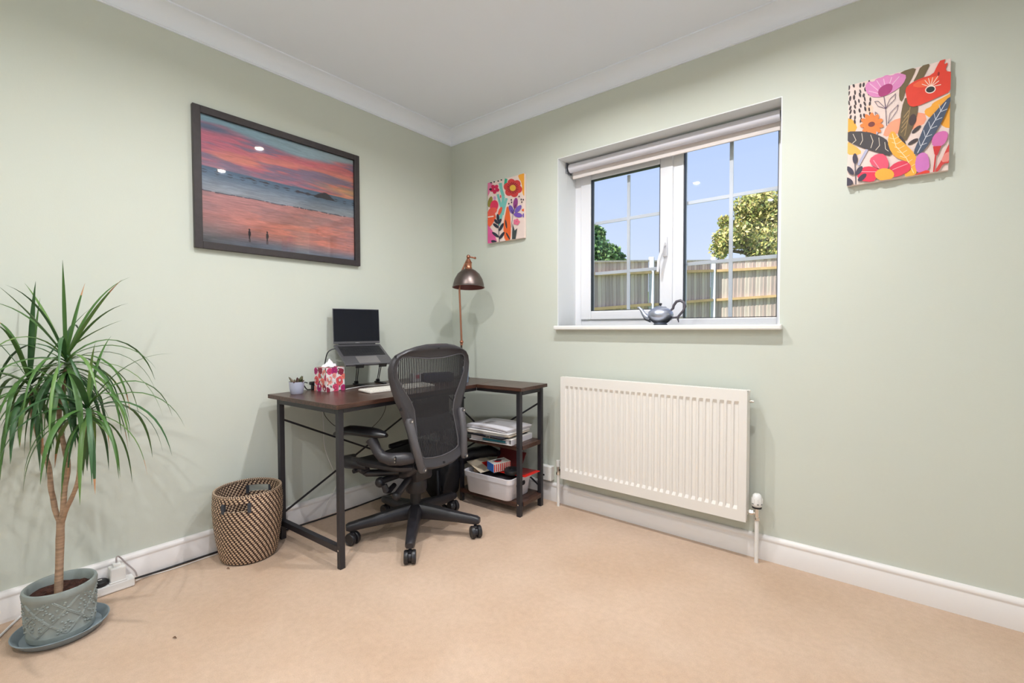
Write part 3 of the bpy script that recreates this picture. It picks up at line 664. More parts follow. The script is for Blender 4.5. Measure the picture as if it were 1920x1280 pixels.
# ------------------------------------------------------------------ corner desk
def woodmat(name, c1, c2, axis):
    return mat(name, c1, .3, col2=c2, vscale=6, stretch=(14, 1.2, 14) if axis == 'y' else (1.2, 14, 14), detail=6, bump=.06, bscale=14)
WD1 = woodmat('rustic_wood_y', srgb(48, 30, 25), srgb(88, 58, 46), 'y'); WD2 = woodmat('rustic_wood_x', srgb(48, 30, 25), srgb(88, 58, 46), 'x')
DO = Vector((.114, -1.284, 0)); DA = math.radians(3); TOP = .725
def D(u, v, z=0): return DO+Vector((u*math.cos(DA)-v*math.sin(DA), u*math.sin(DA)+v*math.cos(DA), z))
desk = thing('corner_desk', 'L-shaped brown wood corner desk with black metal frame and side shelves', 'desk', DO, DA)
def dbox(name, u0, u1, v0, v1, z0, z1, m_, bev=.0015):
    return MB().box(((u0+u1)/2, (v0+v1)/2, (z0+z1)/2), (u1-u0, v1-v0, z1-z0), bev=bev).build(name, m_, desk)
dbox('tabletop', -.062, .525, -.032, 1.155, TOP-.02, TOP, WD1)
dbox('side_top', .527, .845, .885, 1.155, TOP-.02, TOP, WD2)
lw2 = .0125
for (u, v) in ((0, 0), (.498, 0), (.81, .916), (.815, 1.123), (.0, 1.123), (.38, .916)):
    w = lw2 if u != .38 else .010
    dbox('leg', u-w, u+w, v-w, v+w, 0, TOP-.02, METALB)
dbox('top_rail', .0125, .4855, -.0125, .0125, TOP-.045, TOP-.02, METALB); dbox('top_rail', .4855, .5105, .0125, .9035, TOP-.04, TOP-.02, METALB)
dbox('top_rail', -.0125, .0125, .0125, 1.1105, TOP-.045, TOP-.02, METALB); dbox('top_rail', .5105, .7975, .9035, .9285, TOP-.04, TOP-.02, METALB)
dbox('top_rail', .8, .825, .9285, 1.1105, TOP-.045, TOP-.02, METALB); dbox('top_rail', .3925, .8025, 1.1105, 1.1355, TOP-.045, TOP-.02, METALB)
dbox('foot_rail', .0125, .4855, -.0125, .0125, .07, .098, METALB)
dbox('side_rail', .8, .825, .9285, 1.1105, .055, .078, METALB)
dbox('shelf', .372, .796, .905, 1.135, .372, .395, WD2); dbox('shelf', .372, .796, .905, 1.135, .052, .08, WD2)
dbox('shelf_edge', .796, .826, .9295, 1.109, .372, .395, WD2); dbox('shelf_edge', .796, .83, .9295, 1.109, .056, .08, WD2)
def brace(a, b): MB().bar(a, b, .004, .010).build('cross_brace', METALB, desk)
brace((-.015, .01, .12), (-.015, 1.12, .64)); brace((-.020, .01, .60), (-.020, 1.12, .05))
brace((.0, 1.138, .62), (.815, 1.138, .10)); brace((.0, 1.143, .12), (.815, 1.143, .62))
sc = MB()
for (u, v, z) in ((.498, -.0135, .083), (.0, -.0135, .083), (.81, .9025, .385), (.81, .9025, .068)): sc.cyl((u, v, z), (u, v-.002, z), .004, 8)
sc.build('bolt', CHROME, desk)

# ------------------------------------------------------------------ office chair
CH = thing('office_chair', 'dark grey mesh office chair with curved armrests on five castors', 'chair', (.575, -.815, 0), math.radians(185))
GRY = mat('chair_graphite', srgb(56, 53, 56), .38, bump=.02, bscale=300); GRD = mat('chair_dark', srgb(40, 38, 42), .38); PADM = mat('armpad_vinyl', srgb(30, 29, 32), .3)
LNK = mat('chair_link_grey', srgb(84, 81, 83), .4)
m = MB().lathe([(.0001, .078), (.038, .078), (.044, .095), (.042, .13), (.034, .145), (.0001, .145)], n=24); m.build('base_hub', GRD, CH, True)
for k in range(5):
    a = math.radians(-43.7+72*k-185); dx, dy = math.cos(a), math.sin(a)
    sec = []; st = [(.02, .116, .036, .036), (.10, .110, .031, .031), (.20, .099, .027, .024), (.28, .091, .024, .020), (.328, .086, .022, .018), (.342, .085, .016, .012)]
    vs = []; fs = []
    for (r, z, hw, hh) in st:
        for (p, q) in ((-1, -.55), (-.75, -1), (.75, -1), (1, -.55), (.92, .55), (.55, 1), (-.55, 1), (-.92, .55)):
            vs.append((dx*r-dy*hw*p, dy*r+dx*hw*p, z+hh*q))
    for i in range(len(st)-1):
        for j in range(8): fs.append((i*8+j, i*8+(j+1) % 8, (i+1)*8+(j+1) % 8, (i+1)*8+j))
    fs += [tuple(range(7, -1, -1)), tuple(range((len(st)-1)*8, len(st)*8))]
    MB().add(vs, fs).build('base_leg', GRD, CH, True)
    cx, cy = dx*.318, dy*.318; ca_ = math.radians(256-185)+.25*(k-2); ax = Vector((math.cos(ca_), math.sin(ca_), 0)); tv = Vector((-ax.y, ax.x, 0))
    cst = MB().cyl((cx, cy, .050), (cx, cy, .082), .0065, 10)
    c0 = Vector((cx, cy, .030))+tv*.010
    cst.cyl(c0-ax*.006, c0+ax*.006, .020, 14); cst.tube([Vector((cx, cy, .056)), c0+Vector((0, 0, .02)), c0], [.010, .012, .01], 8)
    co = cst.build('castor', GRD, CH, True)
    for sg in (-1, 1):
        p0 = c0+ax*(.007*sg); p1 = c0+ax*(.026*sg)
        wv = (p1-p0)
        MB().lathe([(.0001, 0), (.027, 0), (.030, .003), (.030, .015), (.0275, .019), (.024, .0195), (.022, .0175), (.0001, .018)], p0, 22, axis=wv).build('wheel', mat('castor_wheel', srgb(38, 37, 40), .35), co, True)
MB().cyl((0, 0, .14), (0, 0, .235), .027, 20).cyl((0, 0, .235), (0, 0, .29), .021, 20).build('gas_lift', BLACK, CH, True)
m = MB().lathe([(.0001, .215), (.05, .215), (.055, .23), (.055, .265), (.048, .285), (.0001, .285)], (-.005, 0, 0), 24)
m.box((.03, 0, .315), (.20, .12, .075), bev=.018).box((.13, 0, .33), (.10, .2, .04), bev=.012)
m.build('tilt_mechanism', GRD, CH, True)
m = MB()
for s_ in (1, -1):
    m.tube([(.02, .06*s_, .33), (-.05, .13*s_, .345), (-.12, .15*s_, .37), (-.16, .145*s_, .40)], [.020, .022, .022, .018], 10)
m.build('support_arm', GRD, CH, True)
m = MB().tube([(.045, .10, .265), (.03, .15, .25), (.02, .175, .262), (.03, .18, .29)], [.012, .014, .016, .014], 8).ball((.075, .165, .29), .026, 12, 8).cyl((.05, .06, .305), (.06, .17, .30), .016, 12).cyl((-.02, .06, .30), (-.03, .15, .245), .018, 12).ball((-.03, .155, .24), .022, 12, 8)
m.build('tilt_control', GRD, CH, True)
m = MB().tube([(.15, .17, .36), (.16, .205, .352), (.17, .235, .35)], [.005, .005, .006], 8).cyl((.17, .225, .35), (.17, .25, .35), .011, 12).cyl((.12, .2, .36), (.12, .235, .35), .012, 12)
m.build('control_lever', GRD, CH, True)
# seat
so_ = []
NS = 44
for i in range(NS):
    t = 2*PI*i/NS; c, s_ = math.cos(t), math.sin(t)
    so_.append((.075+.235*abs(c)**.55*(1 if c > 0 else -1), .235*abs(s_)**.6*(1 if s_ > 0 else -1)*(1 if c > 0 else .94)))
def seatz(f, l): return .405-.10*max(0, (f-.16)/.15)**2*.45-.012*(1-(l/.24)**2)+.01*max(0, -f-.05)
m = MB(); m.tube([(f, l, seatz(f, l)-.005) for f, l in so_], .017, 8, closed=True)
sf_ = m.build('seat_frame', GRD, CH, True)
m = MB(); vs = [(.075, 0, seatz(.075, 0))]; fs = []
for r in range(1, 7):
    for (f, l) in so_: ff = .075+(f-.075)*r/6.2; ll = l*r/6.2; vs.append((ff, ll, seatz(ff, ll)))
for j in range(NS): fs.append((0, 1+j, 1+(j+1) % NS))
for r in range(5):
    for j in range(NS): fs.append((1+r*NS+j, 1+(r+1)*NS+j, 1+(r+1)*NS+(j+1) % NS, 1+r*NS+(j+1) % NS))
MSH = mat('chair_mesh_weave', srgb(32, 30, 33), .6, bump=.4, bscale=700)
m.add(vs, fs).build('seat_mesh', MSH, CH, True)
for s_ in (1, -1):   # side shells under the seat front
    MB().tube([(.335, .12*s_, .372), (.31, .19*s_, .37), (.25, .225*s_, .378), (.15, .23*s_, .385), (.10, .225*s_, .375)], [.012, .026, .032, .026, .012], 10).build('seat_shell', GRD, CH, True)
    MB().tube([(.16, .215*s_, .385), (.15, .225*s_, .36), (.13, .2*s_, .335), (.08, .14*s_, .33), (.02, .08*s_, .33)], [.018, .020, .018, .018, .018], 10).build('seat_bracket', GRD, CH, True)
# back
BZ = [.33, .40, .62, .85, .94, 1.0]; BF = [-.175, -.164, -.121, -.124, -.13, -.14]
def bf(l, z): return float(np.interp(z, BZ, BF))-.022*(1-min(1, (l/.27)**2))
half = [((0, .977), (0, .905)), ((.07, .976), (.05, .905)), ((.135, .967), (.11, .911)), ((.195, .952), (.17, .918)), ((.24, .932), (.208, .917)), ((.266, .905), (.229, .904)), ((.278, .868), (.238, .87)), ((.275, .83), (.234, .825)), ((.262, .77), (.198, .765)), ((.243, .715), (.160, .71)), ((.217, .668), (.140, .665)), ((.200, .625), (.134, .62)), ((.184, .56), (.137, .56)), ((.176, .48), (.142, .48)), ((.164, .425), (.134, .447)), ((.13, .388), (.11, .436)), ((.07, .374), (.06, .428)), ((0, .369), (0, .424))]
ring = half+[((-o[0], o[1]), (-i_[0], i_[1])) for o, i_ in half[-2:0:-1]]
sec = [(0, 0), (.10, .012), (.25, .016), (.42, .013), (.55, .007), (.85, .006), (1.0, .003)]
sec = sec+[(s_, -t) for s_, t in sec[-1:0:-1]]
vs = []; fs = []; K = len(sec)
for (o, i_) in ring:
    wid = math.hypot(o[0]-i_[0], o[1]-i_[1])
    for (s_, t) in sec:
        ss = s_; l = o[0]+(i_[0]-o[0])*ss; z = o[1]+(i_[1]-o[1])*ss; vs.append((bf(l, z)+t, l, z))
for i in range(len(ring)):
    j2 = (i+1) % len(ring)
    for k in range(K): fs.append((i*K+k, i*K+(k+1) % K, j2*K+(k+1) % K, j2*K+k))
bfm = MB().add(vs, fs).build('back_frame', GRY, CH, True)
m = MB(); m.tube([(bf(i_[0], i_[1])-.003, i_[0], i_[1]) for o, i_ in ring], .0035, 6, closed=True); m.build('mesh_border', LNK, bfm, True)
m = MB()
for (l, z) in ((.255, .925), (0, .955), (.225, .68), (-.225, .68), (.0, .395)): m.cyl((bf(l, z)-.010, l, z), (bf(l, z)-.0185, l, z), .0045, 10)
m.build('frame_screw', BLACK, bfm)
inn = [i_ for o, i_ in ring]
def spans(l):
    zs = []
    for i in range(len(inn)):
        (a, za), (b, zb) = inn[i], inn[(i+1) % len(inn)]
        if (a-l)*(b-l) < 0: zs.append(za+(zb-za)*(l-a)/(b-a))
    zs.sort(); return [(zs[i], zs[i+1]) for i in range(0, len(zs)-1, 2)]
m = MB(); l = -.236
while l < .237:
    for (z0, z1) in spans(l):
        k = max(2, int((z1-z0)/.03)); vs = []
        for i in range(k+1):
            z = z0+(z1-z0)*i/k; vs += [(bf(l, z)+.001, l-.0041, z), (bf(l, z)+.001, l+.0041, z)]
        m.add(vs, [(2*i, 2*i+1, 2*i+3, 2*i+2) for i in range(k)])
    l += .0100
mo = m.build('back_mesh', MSH, CH); mo['kind'] = 'stuff'
m = MB(); vs = []; fs = []
for j in range(9):
    for i in range(13):
        l = -.128+.256*i/12; z = .535+.17*j/8; vs.append((bf(l, z)+.012+.010*math.sin(PI*j/8), l*(1-.05*math.cos(2*PI*j/8)), z))
for j in range(8):
    for i in range(12): fs.append((j*13+i, j*13+i+1, (j+1)*13+i+1, (j+1)*13+i))
lp = m.add(vs, fs).build('lumbar_pad', mat('lumbar_foam', srgb(58, 54, 56), .7), CH, True)
sd_ = lp.modifiers.new('thick', 'SOLIDIFY'); sd_.thickness = .014
for s_ in (1, -1):
    a = Vector((bf(.178, .62)-.020, .185*s_, .622)); b = Vector((bf(.15, .40)-.020, .150*s_, .395))
    mid = (a+b)/2+Vector((-.004, .006*s_, 0))
    q = MB(); q.tube([a+Vector((0, 0, .012)), a, mid, b, b+Vector((0, 0, -.014))], [.012, .020, .019, .020, .012], 10)
    lk = q.build('back_link', LNK, CH, True)
    q = MB().cyl(a+Vector((.01, .0, 0)), a+Vector((-.020, 0, 0)), .012, 14).cyl(b+Vector((.01, 0, 0)), b+Vector((-.021, 0, 0)), .011, 14); q.build('pivot_cap', LNK, lk, True)
    q = MB().cyl(a+Vector((-.0195, 0, 0)), a+Vector((-.022, 0, 0)), .005, 8).cyl(b+Vector((-.0205, 0, 0)), b+Vector((-.023, 0, 0)), .005, 8); q.build('screw', CHROME, lk)
    # arm yoke, stalk and pad
    q = MB(); q.tube([(-.150, .160*s_, .445), (-.125, .205*s_, .447), (-.075, .226*s_, .442), (-.035, .243*s_, .452), (-.01, .252*s_, .478), (.005, .256*s_, .508), (.022, .26*s_, .532)], [.026, .031, .030, .026, .023, .024, .028], 12)
    yk = q.build('arm_yoke', GRY, CH, True)
    q = MB().box((-.118, .236*s_, .447), (.012, .006, .034), rotz(.55*s_*-1), bev=.002); q.build('slot', BLACK, yk)
    q = MB().cyl((-.118, .238*s_, .455), (-.119, .243*s_, .455), .004, 8).cyl((-.118, .238*s_, .440), (-.119, .243*s_, .440), .004, 8); q.build('screw', CHROME, yk)
    st = []; nn = 14; vs = []; fs = []; n2 = 12
    for i in range(nn):
        t = i/(nn-1); f = -.06+.315*t; l = (.238+.055*t)*s_; wd = .043*(1-abs(2*t-1)**4*.75); hh = .026*(1-abs(2*t-1)**4*.6); z = .553+.006*math.sin(t*PI)-.022*max(0, t-.7)/.3
        for j in range(n2):
            a = 2*PI*j/n2; vs.append((f, l+wd*math.cos(a), z+hh*math.sin(a)*(1 if math.sin(a) > 0 else .75)))
    for i in range(nn-1):
        for j in range(n2): fs.append((i*n2+j, i*n2+(j+1) % n2, (i+1)*n2+(j+1) % n2, (i+1)*n2+j))
    fs += [tuple(range(n2-1, -1, -1)), tuple((nn-1)*n2+j for j in range(n2))]
    MB().add(vs, fs).build('armrest_pad', PADM, CH, True)

# ------------------------------------------------------------------ desk lamp
COPP = mat('copper', srgb(180, 124, 100), .3, 1); BRZ = mat('brushed_bronze', srgb(120, 108, 104), .38, 1, bump=.03, bscale=200)
lb = at(863, 709.5, 2, TOP); lamp = thing('desk_lamp', 'tall copper desk lamp with dark bronze dome shade in the corner', 'lamp', (lb.x, lb.y, TOP))
def LL(px, py, dep=2.96): return atd(px, py, dep)-lb
MB().lathe([(.0001, .0), (.058, 0), (.06, .004), (.058, .012), (.03, .018), (.014, .022), (.0001, .022)], n=32).build('base', BRZ, lamp, True)
j0 = LL(865.5, 641); top_ = LL(862, 488)
MB().cyl((0, 0, .02), j0, .0065, 12).build('lower_pole', BRZ, lamp, True)
MB().ball(j0, .012, 12, 8).cyl(j0-Vector((0, 0, .02)), j0+Vector((0, 0, .012)), .0085, 12).build('joint', COPP, lamp, True)
elbow = LL(871, 497, 2.96); cap = LL(878.5, 482)
MB().tube([j0, LL(861.5, 545), LL(863, 515), elbow, cap], [.0062, .0062, .0062, .0062, .006], 10).build('upper_pole', COPP, lamp, True)
sc0 = LL(878.5, 538); R0 = .1
sh_ = MB().lathe([(.022, .118), (.045, .106), (.070, .084), (.089, .050), (.098, .018), (.099, .004), (.103, .0), (.103, -.003), (.097, -.003), (.0955, .018), (.0865, .048), (.068, .081), (.043, .103), (.022, .114)], sc0, 40, axis=(-.055, .068, 1), closed=True).build('shade', [BRZ, mat('shade_inside', srgb(120, 66, 62), .5)], lamp, True)
for pg in sh_.data.polygons:
    c = pg.center; rr_ = math.hypot(c.x-sc0.x, c.y-sc0.y)
    if (c.x-sc0.x)*pg.normal.x+(c.y-sc0.y)*pg.normal.y < 0 and c.z-sc0.z < .112: pg.material_index = 1
MB().lathe([(.0001, .114), (.022, .114), (.0235, .122), (.021, .126), (.021, .150), (.0235, .154), (.016, .166), (.011, .178), (.0001, .180)], sc0, 20).build('lamp_holder', COPP, lamp, True)
MB().ball(sc0+Vector((0, 0, .192)), .013, 12, 8).cyl(sc0+Vector((.01, .008, .19)), sc0+Vector((.034, .026, .184)), .005, 8).ball(sc0+Vector((.034, .026, .184)), .008, 8, 6, (1, 1, 1)).build('swivel', COPP, lamp, True)
MB().ball(sc0+Vector((0, 0, .06)), .028, 14, 10).cyl(sc0+Vector((0, 0, .08)), sc0+Vector((0, 0, .115)), .014, 12).build('bulb', WHITEP, lamp, True)

# ------------------------------------------------------------------ laptop on its stand
hl = Vector((.062, -.965, .963)); LA = math.atan2(.98, .19); LWd = .272
lt = thing('laptop', 'open silver-grey laptop with dark screen raised on a stand', 'laptop', hl, LA)
ALU = mat('laptop_grey', srgb(106, 104, 108), .35, .6); SCRM = mat('laptop_screen', (.006, .007, .014, 1), .08, spec=.35); KEYM = mat('laptop_keys', (.012, .012, .014, 1), .5)
tilt = math.atan2(.101, .185)
Rb = Matrix.Rotation(tilt, 3, 'X')   # base slopes down towards the user (-y)
def bp_(x, y, z): return Rb @ Vector((x, y, z))
m = MB(); m.box(bp_(LWd/2, -.1055, -.007), (LWd, .211, .013), Rb, bev=.003); lbase = m.build('base', ALU, lt)
m = MB()
for r in range(6):
    nk = 14 if r < 5 else 9
    x = .018
    for c in range(nk):
        kw = (LWd-.036)/14; w = kw
        if r == 5 and c == 4: w = kw*6
        m.box(bp_(x+w/2, -.030-.0165*r, .0006), (w-.0025, .0142 if r else .008, .0012), Rb); x += w
m.build('keys', KEYM, lbase)
MB().box(bp_(LWd/2, -.072, -.0002), (LWd-.030, .104, .0008), Rb).build('key_well', mat('key_well', (.02, .02, .022, 1), .6), lbase)
MB().box(bp_(LWd/2, -.168, -.0001), (.12, .07, .001), Rb, bev=.0003).build('trackpad', mat('trackpad', srgb(140, 136, 136), .3, .5), lbase)
Rs = Matrix.Rotation(math.radians(-3), 3, 'X')
m = MB(); m.box(Rs @ Vector((LWd/2, .004, .103)), (LWd, .006, .200), Rs, bev=.002); lid = m.build('lid', ALU, lt)
MB().box(Rs @ Vector((LWd/2, .0005, .108)), (LWd-.006, .0012, .183), Rs, bev=.0004).build('screen', SCRM, lid)
tx = bpy.data.curves.new('logo_text', 'FONT'); tx.body = 'MacBook'; tx.size = .0062; tx.align_x = 'CENTER'; tx.extrude = .0001
to = bpy.data.objects.new('logo_text', tx); COL.objects.link(to); bpy.context.view_layer.update()
tme = bpy.data.meshes.new_from_object(to); bpy.data.objects.remove(to)
tme.materials.append(mat('logo_pale', srgb(200, 200, 206), .4)); to = link('logo_text', tme, lid, Rs @ Vector((LWd/2, .0004, .0065))); to.rotation_euler = (Rs @ Matrix.Rotation(PI/2, 3, 'X')).to_euler()
MB().cyl((.03, .002, .001), (LWd-.03, .002, .001), .0045, 10).build('hinge', BLACK, lt, True)
s1 = at(668, 721, 2, TOP); s2 = at(702, 716, 2, TOP); s1.x = max(s1.x, .05); s2.x = max(s2.x, .055)
stn = thing('laptop_stand', 'black folding metal stand holding up the laptop', 'stand', (s1.x, s1.y, TOP))
def SL(v): return v-Vector((s1.x, s1.y, TOP))
Lw = lambda x, y, z: hl+rotz(LA) @ bp_(x, y, z)
t1 = Lw(.075, -.19, -.020); t2 = Lw(.205, -.19, -.020)
for s_, t in ((s1, t1), (s2, t2)):
    a = Vector((s_.x, s_.y, TOP+.012)); wv = rotz(LA) @ Vector((.0045, 0, 0))
    m = MB()
    for sg in (-1, 1): m.bar(SL(a+wv*sg), SL(t+wv*sg), .003, .010)
    m.build('strut', BLACK, stn); MB().cyl(SL(a-wv*2), SL(a+wv*2), .011, 12).build('pivot', BLACK, stn, True)
    MB().box(SL(Vector((s_.x+.035, s_.y-.006, TOP+.004))), (.13, .022, .008), rotz(-.19), bev=.002).build('foot', BLACK, stn)
for x in (.075, .205):
    q0 = SL(Lw(x, -.010, -.0185)); q1 = SL(Lw(x, -.212, -.0185)); MB().bar(q0, q1, .018, .006).build('top_arm', BLACK, stn)
    q = SL(Lw(x, -.2165, -.010)); MB().box(q, (.045, .006, .022), rotz(LA) @ Rb, bev=.002).build('front_lip', BLACK, stn)
q0 = SL(Lw(.04, -.19, -.0235)); q1 = SL(Lw(.24, -.19, -.0235)); MB().bar(q0, q1, .012, .004).build('cross_bar', BLACK, stn)

# ------------------------------------------------------------------ small things on the desk
def onD(px, py): return at(px, py, 2, TOP)
# succulent
p = onD(556.5, 738); sp = thing('potted_succulent', 'tiny succulent in a pale lilac-grey pot at the desk end', 'plant', p)
PALE = mat('pot_lilac', srgb(184, 186, 204), .45)
MB().lathe([(.0001, .0), (.026, 0), (.030, .006), (.034, .03), (.0355, .060), (.034, .061), (.0325, .058), (.0315, .05), (.0001, .05)], n=28).build('pot', PALE, sp, True)
MB().lathe([(.0001, .054), (.0325, .052)], n=20).build('soil', mat('soil', srgb(46, 32, 26), .95, bump=1, bscale=300), sp)
rr = random.Random(5)
SUC = [mat('succ_%d' % i, c, .5) for i, c in enumerate((srgb(84, 78, 52), srgb(96, 62, 66), srgb(70, 80, 46), srgb(120, 104, 84)))]
for i in range(20):
    a = rr.uniform(0, 2*PI); e = rr.uniform(.15, 1.2); L_ = rr.uniform(.026, .044); d = Vector((math.cos(a)*math.cos(e), math.sin(a)*math.cos(e), math.sin(e)))
    b0 = Vector((math.cos(a)*.014, math.sin(a)*.014, .053))
    MB().tube([b0, b0+d*L_*.45, b0+d*L_*.8+Vector((0, 0, .001)), b0+d*L_], [.003, .006, .004, .0005], 6).build('leaf', SUC[i % 4], sp, True)
# tissue box
c0 = onD(612, 735); ux = Vector((-.06, .998, 0)).normalized(); BS = .108
tbx = thing('tissue_box', 'cube tissue box printed with pink and coral roses', 'tissue box', c0, math.atan2(ux.y, ux.x))
BH = .123
MB().box((BS/2, BS/2, BH/2), (BS, BS, BH), bev=.001).build('carton', mat('carton_white', srgb(238, 228, 226), .6), tbx)
rr = random.Random(11)
def roses(seed):
    q = Paint(None); r_ = random.Random(seed); cs = [(242, 128, 112), (214, 70, 110), (180, 40, 110), (150, 40, 66), (240, 150, 140), (228, 90, 96)]
    for k in range(16): q.ell(r_.random(), r_.random(), .035, .10, (88, 92, 74), r_.uniform(0, 180), 8)
    spots = [(.15, .85, .15), (.48, .9, .17), (.82, .82, .15), (.2, .45, .19), (.68, .42, .2), (.95, .6, .12), (.45, .12, .19), (.9, .12, .14), (.1, .1, .13), (.45, .64, .11)]
    for k, (x, y, r0) in enumerate(spots):
        x += r_.uniform(-.05, .05); y += r_.uniform(-.05, .05); c = cs[(k+seed) % 6]
        for j in range(6):
            a = j*PI/3+r_.random(); q.ell(x+r0*.45*math.cos(a), y+r0*.45*math.sin(a), r0*.6, r0*.6, c, 0, 10)
        c2 = tuple(int(v_*.8) for v_ in c); q.ell(x, y, r0*.55, r0*.5, c2, 0, 10); q.ell(x+.01, y+.01, r0*.3, r0*.28, c, 0, 8)
    for k in range(7):
        x, y = r_.random(), r_.random(); q.flower(x, y, .06, 5, .02, (250, 245, 240), 20); q.ell(x, y, .016, .016, (50, 40, 40))
    return q
roses(1).build('front_print', lambda u, v, d: (u*BS, -.0003-d*.5, v*BH), tbx, pre='card_')
roses(2).build('side_print', lambda u, v, d: (-.0003-d*.5, BS*(1-u), v*BH), tbx, pre='card_')
roses(3).build('top_print', lambda u, v, d: (u*BS, v*BS, BH+.0003+d*.5), tbx, pre='card_')
m = MB(); vs = []; fs = []
for j, (r0, z) in enumerate(((.040, BH+.003), (.030, BH+.012), (.016, BH+.022), (.009, BH+.034), (.002, BH+.043))):
    for i in range(12):
        a = 2*PI*i/12; k = 1+.35*math.sin(3*a+j)*(1 if j else .3); vs.append((BS/2+r0*k*math.cos(a), BS/2+r0*.6*k*math.sin(a), z+.004*math.sin(5*a+j*2)))
for j in range(4):
    for i in range(12): fs.append((j*12+i, j*12+(i+1) % 12, (j+1)*12+(i+1) % 12, (j+1)*12+i))
m.add(vs, fs).build('tissue', mat('tissue_white', srgb(245, 243, 246), .9), tbx, True)
# keyboard
ka = at(666, 731, 2, .73); kb_dir = Vector((.05, 1, 0)).normalized()
kb = thing('keyboard', 'slim white wired keyboard in front of the laptop', 'keyboard', (.40, -.785, TOP), math.atan2(kb_dir.y, kb_dir.x))
MB().box((0, 0, .0062), (.41, .118, .0085), Matrix.Rotation(math.radians(2.5), 3, 'X'), bev=.003).build('case', mat('keyboard_white', srgb(214, 208, 198), .4), kb)
m = MB(); Rk = Matrix.Rotation(math.radians(2.5), 3, 'X')
for r in range(6):
    for c in range(21): m.box(Rk @ Vector((-.1925+.01925*c, .045-.018*r, .0118))+Vector((0, 0, .0)), (.0162, .0150, .003), Rk, bev=.0006)
m.build('keys', mat('key_white', srgb(222, 217, 207), .5), kb)
def cable(name, label, pts, r, m_, cat='cable'):
    # smooth the polyline
    P_ = [Vector(q) for q in pts]
    for _ in range(2):
        q = [P_[0]]
        for a, b in zip(P_[:-1], P_[1:]): q += [a*.75+b*.25, a*.25+b*.75]
        P_ = q+[P_[-1]]
    return tag(MB().tube(P_, r, 6).build(name, m_, None, True), label, cat)
CBW = mat('cable_white', srgb(225, 222, 220), .5); CBB = mat('cable_black', (.015, .015, .017, 1), .5)
zc = TOP+.004
cable('charging_cable', 'thin white cable lying on the desk behind the keyboard', [(.22, -.99, zc), (.20, -.93, zc), (.17, -.86, zc), (.19, -.80, zc), (.21, -.72, zc), (.20, -.62, zc)], .0022, CBW)
cable('laptop_cable', 'black cable looping into the left side of the laptop', [Lw(-.001, -.035, -.006), Lw(-.02, -.038, -.006), Lw(-.045, -.045, -.02), Vector((.07, -1.02, .88)), Vector((.065, -1.03, .80)), Vector((.06, -1.03, .733)), Vector((.045, -1.06, .729))], .003, CBB)
wire = thing('wall_adapter', 'small black plug adapter left of the tissue box', 'adapter', (.075, -1.105, TOP))
MB().box((0, .01, .036), (.02, .036, .018), bev=.005).build('body', BLACK, wire); MB().tube([(0, -.02, .04), (0, -.036, .046), (0, -.042, .034), (0, -.03, .014), (0.0, -.02, .004), (0, .03, .004)], .003, 6).build('lead', BLACK, wire, True); MB().box((0, .012, .0135), (.016, .022, .027), bev=.004).build('stand_block', BLACK, wire)
# things seen through the chair back
q = onD(786, 714); bx_ = thing('medicine_box', 'small white printed carton on the desk behind the chair', 'box', (q.x, q.y, TOP), 1.3)
MB().box((0, 0, .024), (.10, .05, .048), bev=.001).build('carton', mat('carton_grey', srgb(196, 192, 192), .6), bx_)
MB().box((-.02, -.0255, .03), (.03, .0008, .022)).build('pink_stripe', mat('stripe_pink', srgb(190, 90, 100), .6), bx_); MB().box((.02, -.0255, .03), (.04, .0008, .022)).build('grey_stripe', mat('stripe_grey', srgb(110, 108, 112), .6), bx_)
q = onD(832, 719); nb = thing('pencil_case', 'dark navy zipped case on the desk behind the chair', 'case', (.33, -.44, TOP), 1.2)
MB().box((0, 0, .03), (.20, .09, .06), bev=.022).build('body', mat('navy_fabric', srgb(32, 36, 60), .8), nb, True); MB().box((0, 0, .0605), (.17, .006, .003), bev=.001).build('zip', CHROME, nb)
q = onD(871, 716.5); cu = thing('pale_cup', 'pale blue cup beside the lamp base', 'cup', (q.x, q.y, TOP))
MB().lathe([(.0001, .0), (.022, 0), (.024, .004), (.027, .085), (.0255, .086), (.0225, .008), (.0001, .006)], n=24).build('body', mat('cup_blue', srgb(150, 166, 188), .3), cu, True)

# ------------------------------------------------------------------ shelf contents
def Dz(u, v, z): return D(u, v, z)
PAPER = [mat('paper_%d' % i, c, .7) for i, c in enumerate((srgb(226, 222, 226), srgb(236, 218, 190), srgb(214, 208, 210), srgb(240, 236, 232)))]
SHZ = .395
b1 = thing('ring_binder', 'white ring binder with a teal strip at the bottom of the shelf pile', 'binder', D(.615, 1.000, SHZ), DA+.05)
MB().box((0, 0, .0015), (.30, .225, .003), bev=.0008).build('cover', PAPER[3], b1); MB().box((0, 0, .0315), (.30, .225, .003), bev=.0008).build('cover', PAPER[3], b1)
MB().box((.1485, 0, .0165), (.003, .225, .027)).build('spine', PAPER[0], b1); MB().box((-.01, .003, .0165), (.27, .205, .025)).build('paper_block', PAPER[0], b1)
MB().box((.03, -.1131, .0165), (.16, .0012, .012)).build('teal_strip', mat('teal_card', srgb(40, 120, 140), .5), b1)
b2 = thing('document_folder', 'black document folder in the middle of the shelf pile', 'folder', D(.575, .985, SHZ+.0335), DA-.06)
MB().box((0, 0, .0015), (.33, .235, .003), bev=.001).build('cover', BLACK, b2); MB().box((0.002, .002, .006), (.30, .215, .006)).build('papers', PAPER[2], b2); MB().box((0, 0, .0105), (.33, .235, .003), bev=.001).build('cover', mat('folder_navy', srgb(34, 34, 52), .4), b2); MB().box((.06, -.119, .006), (.03, .006, .014), bev=.001).build('clasp', CHROME, b2)
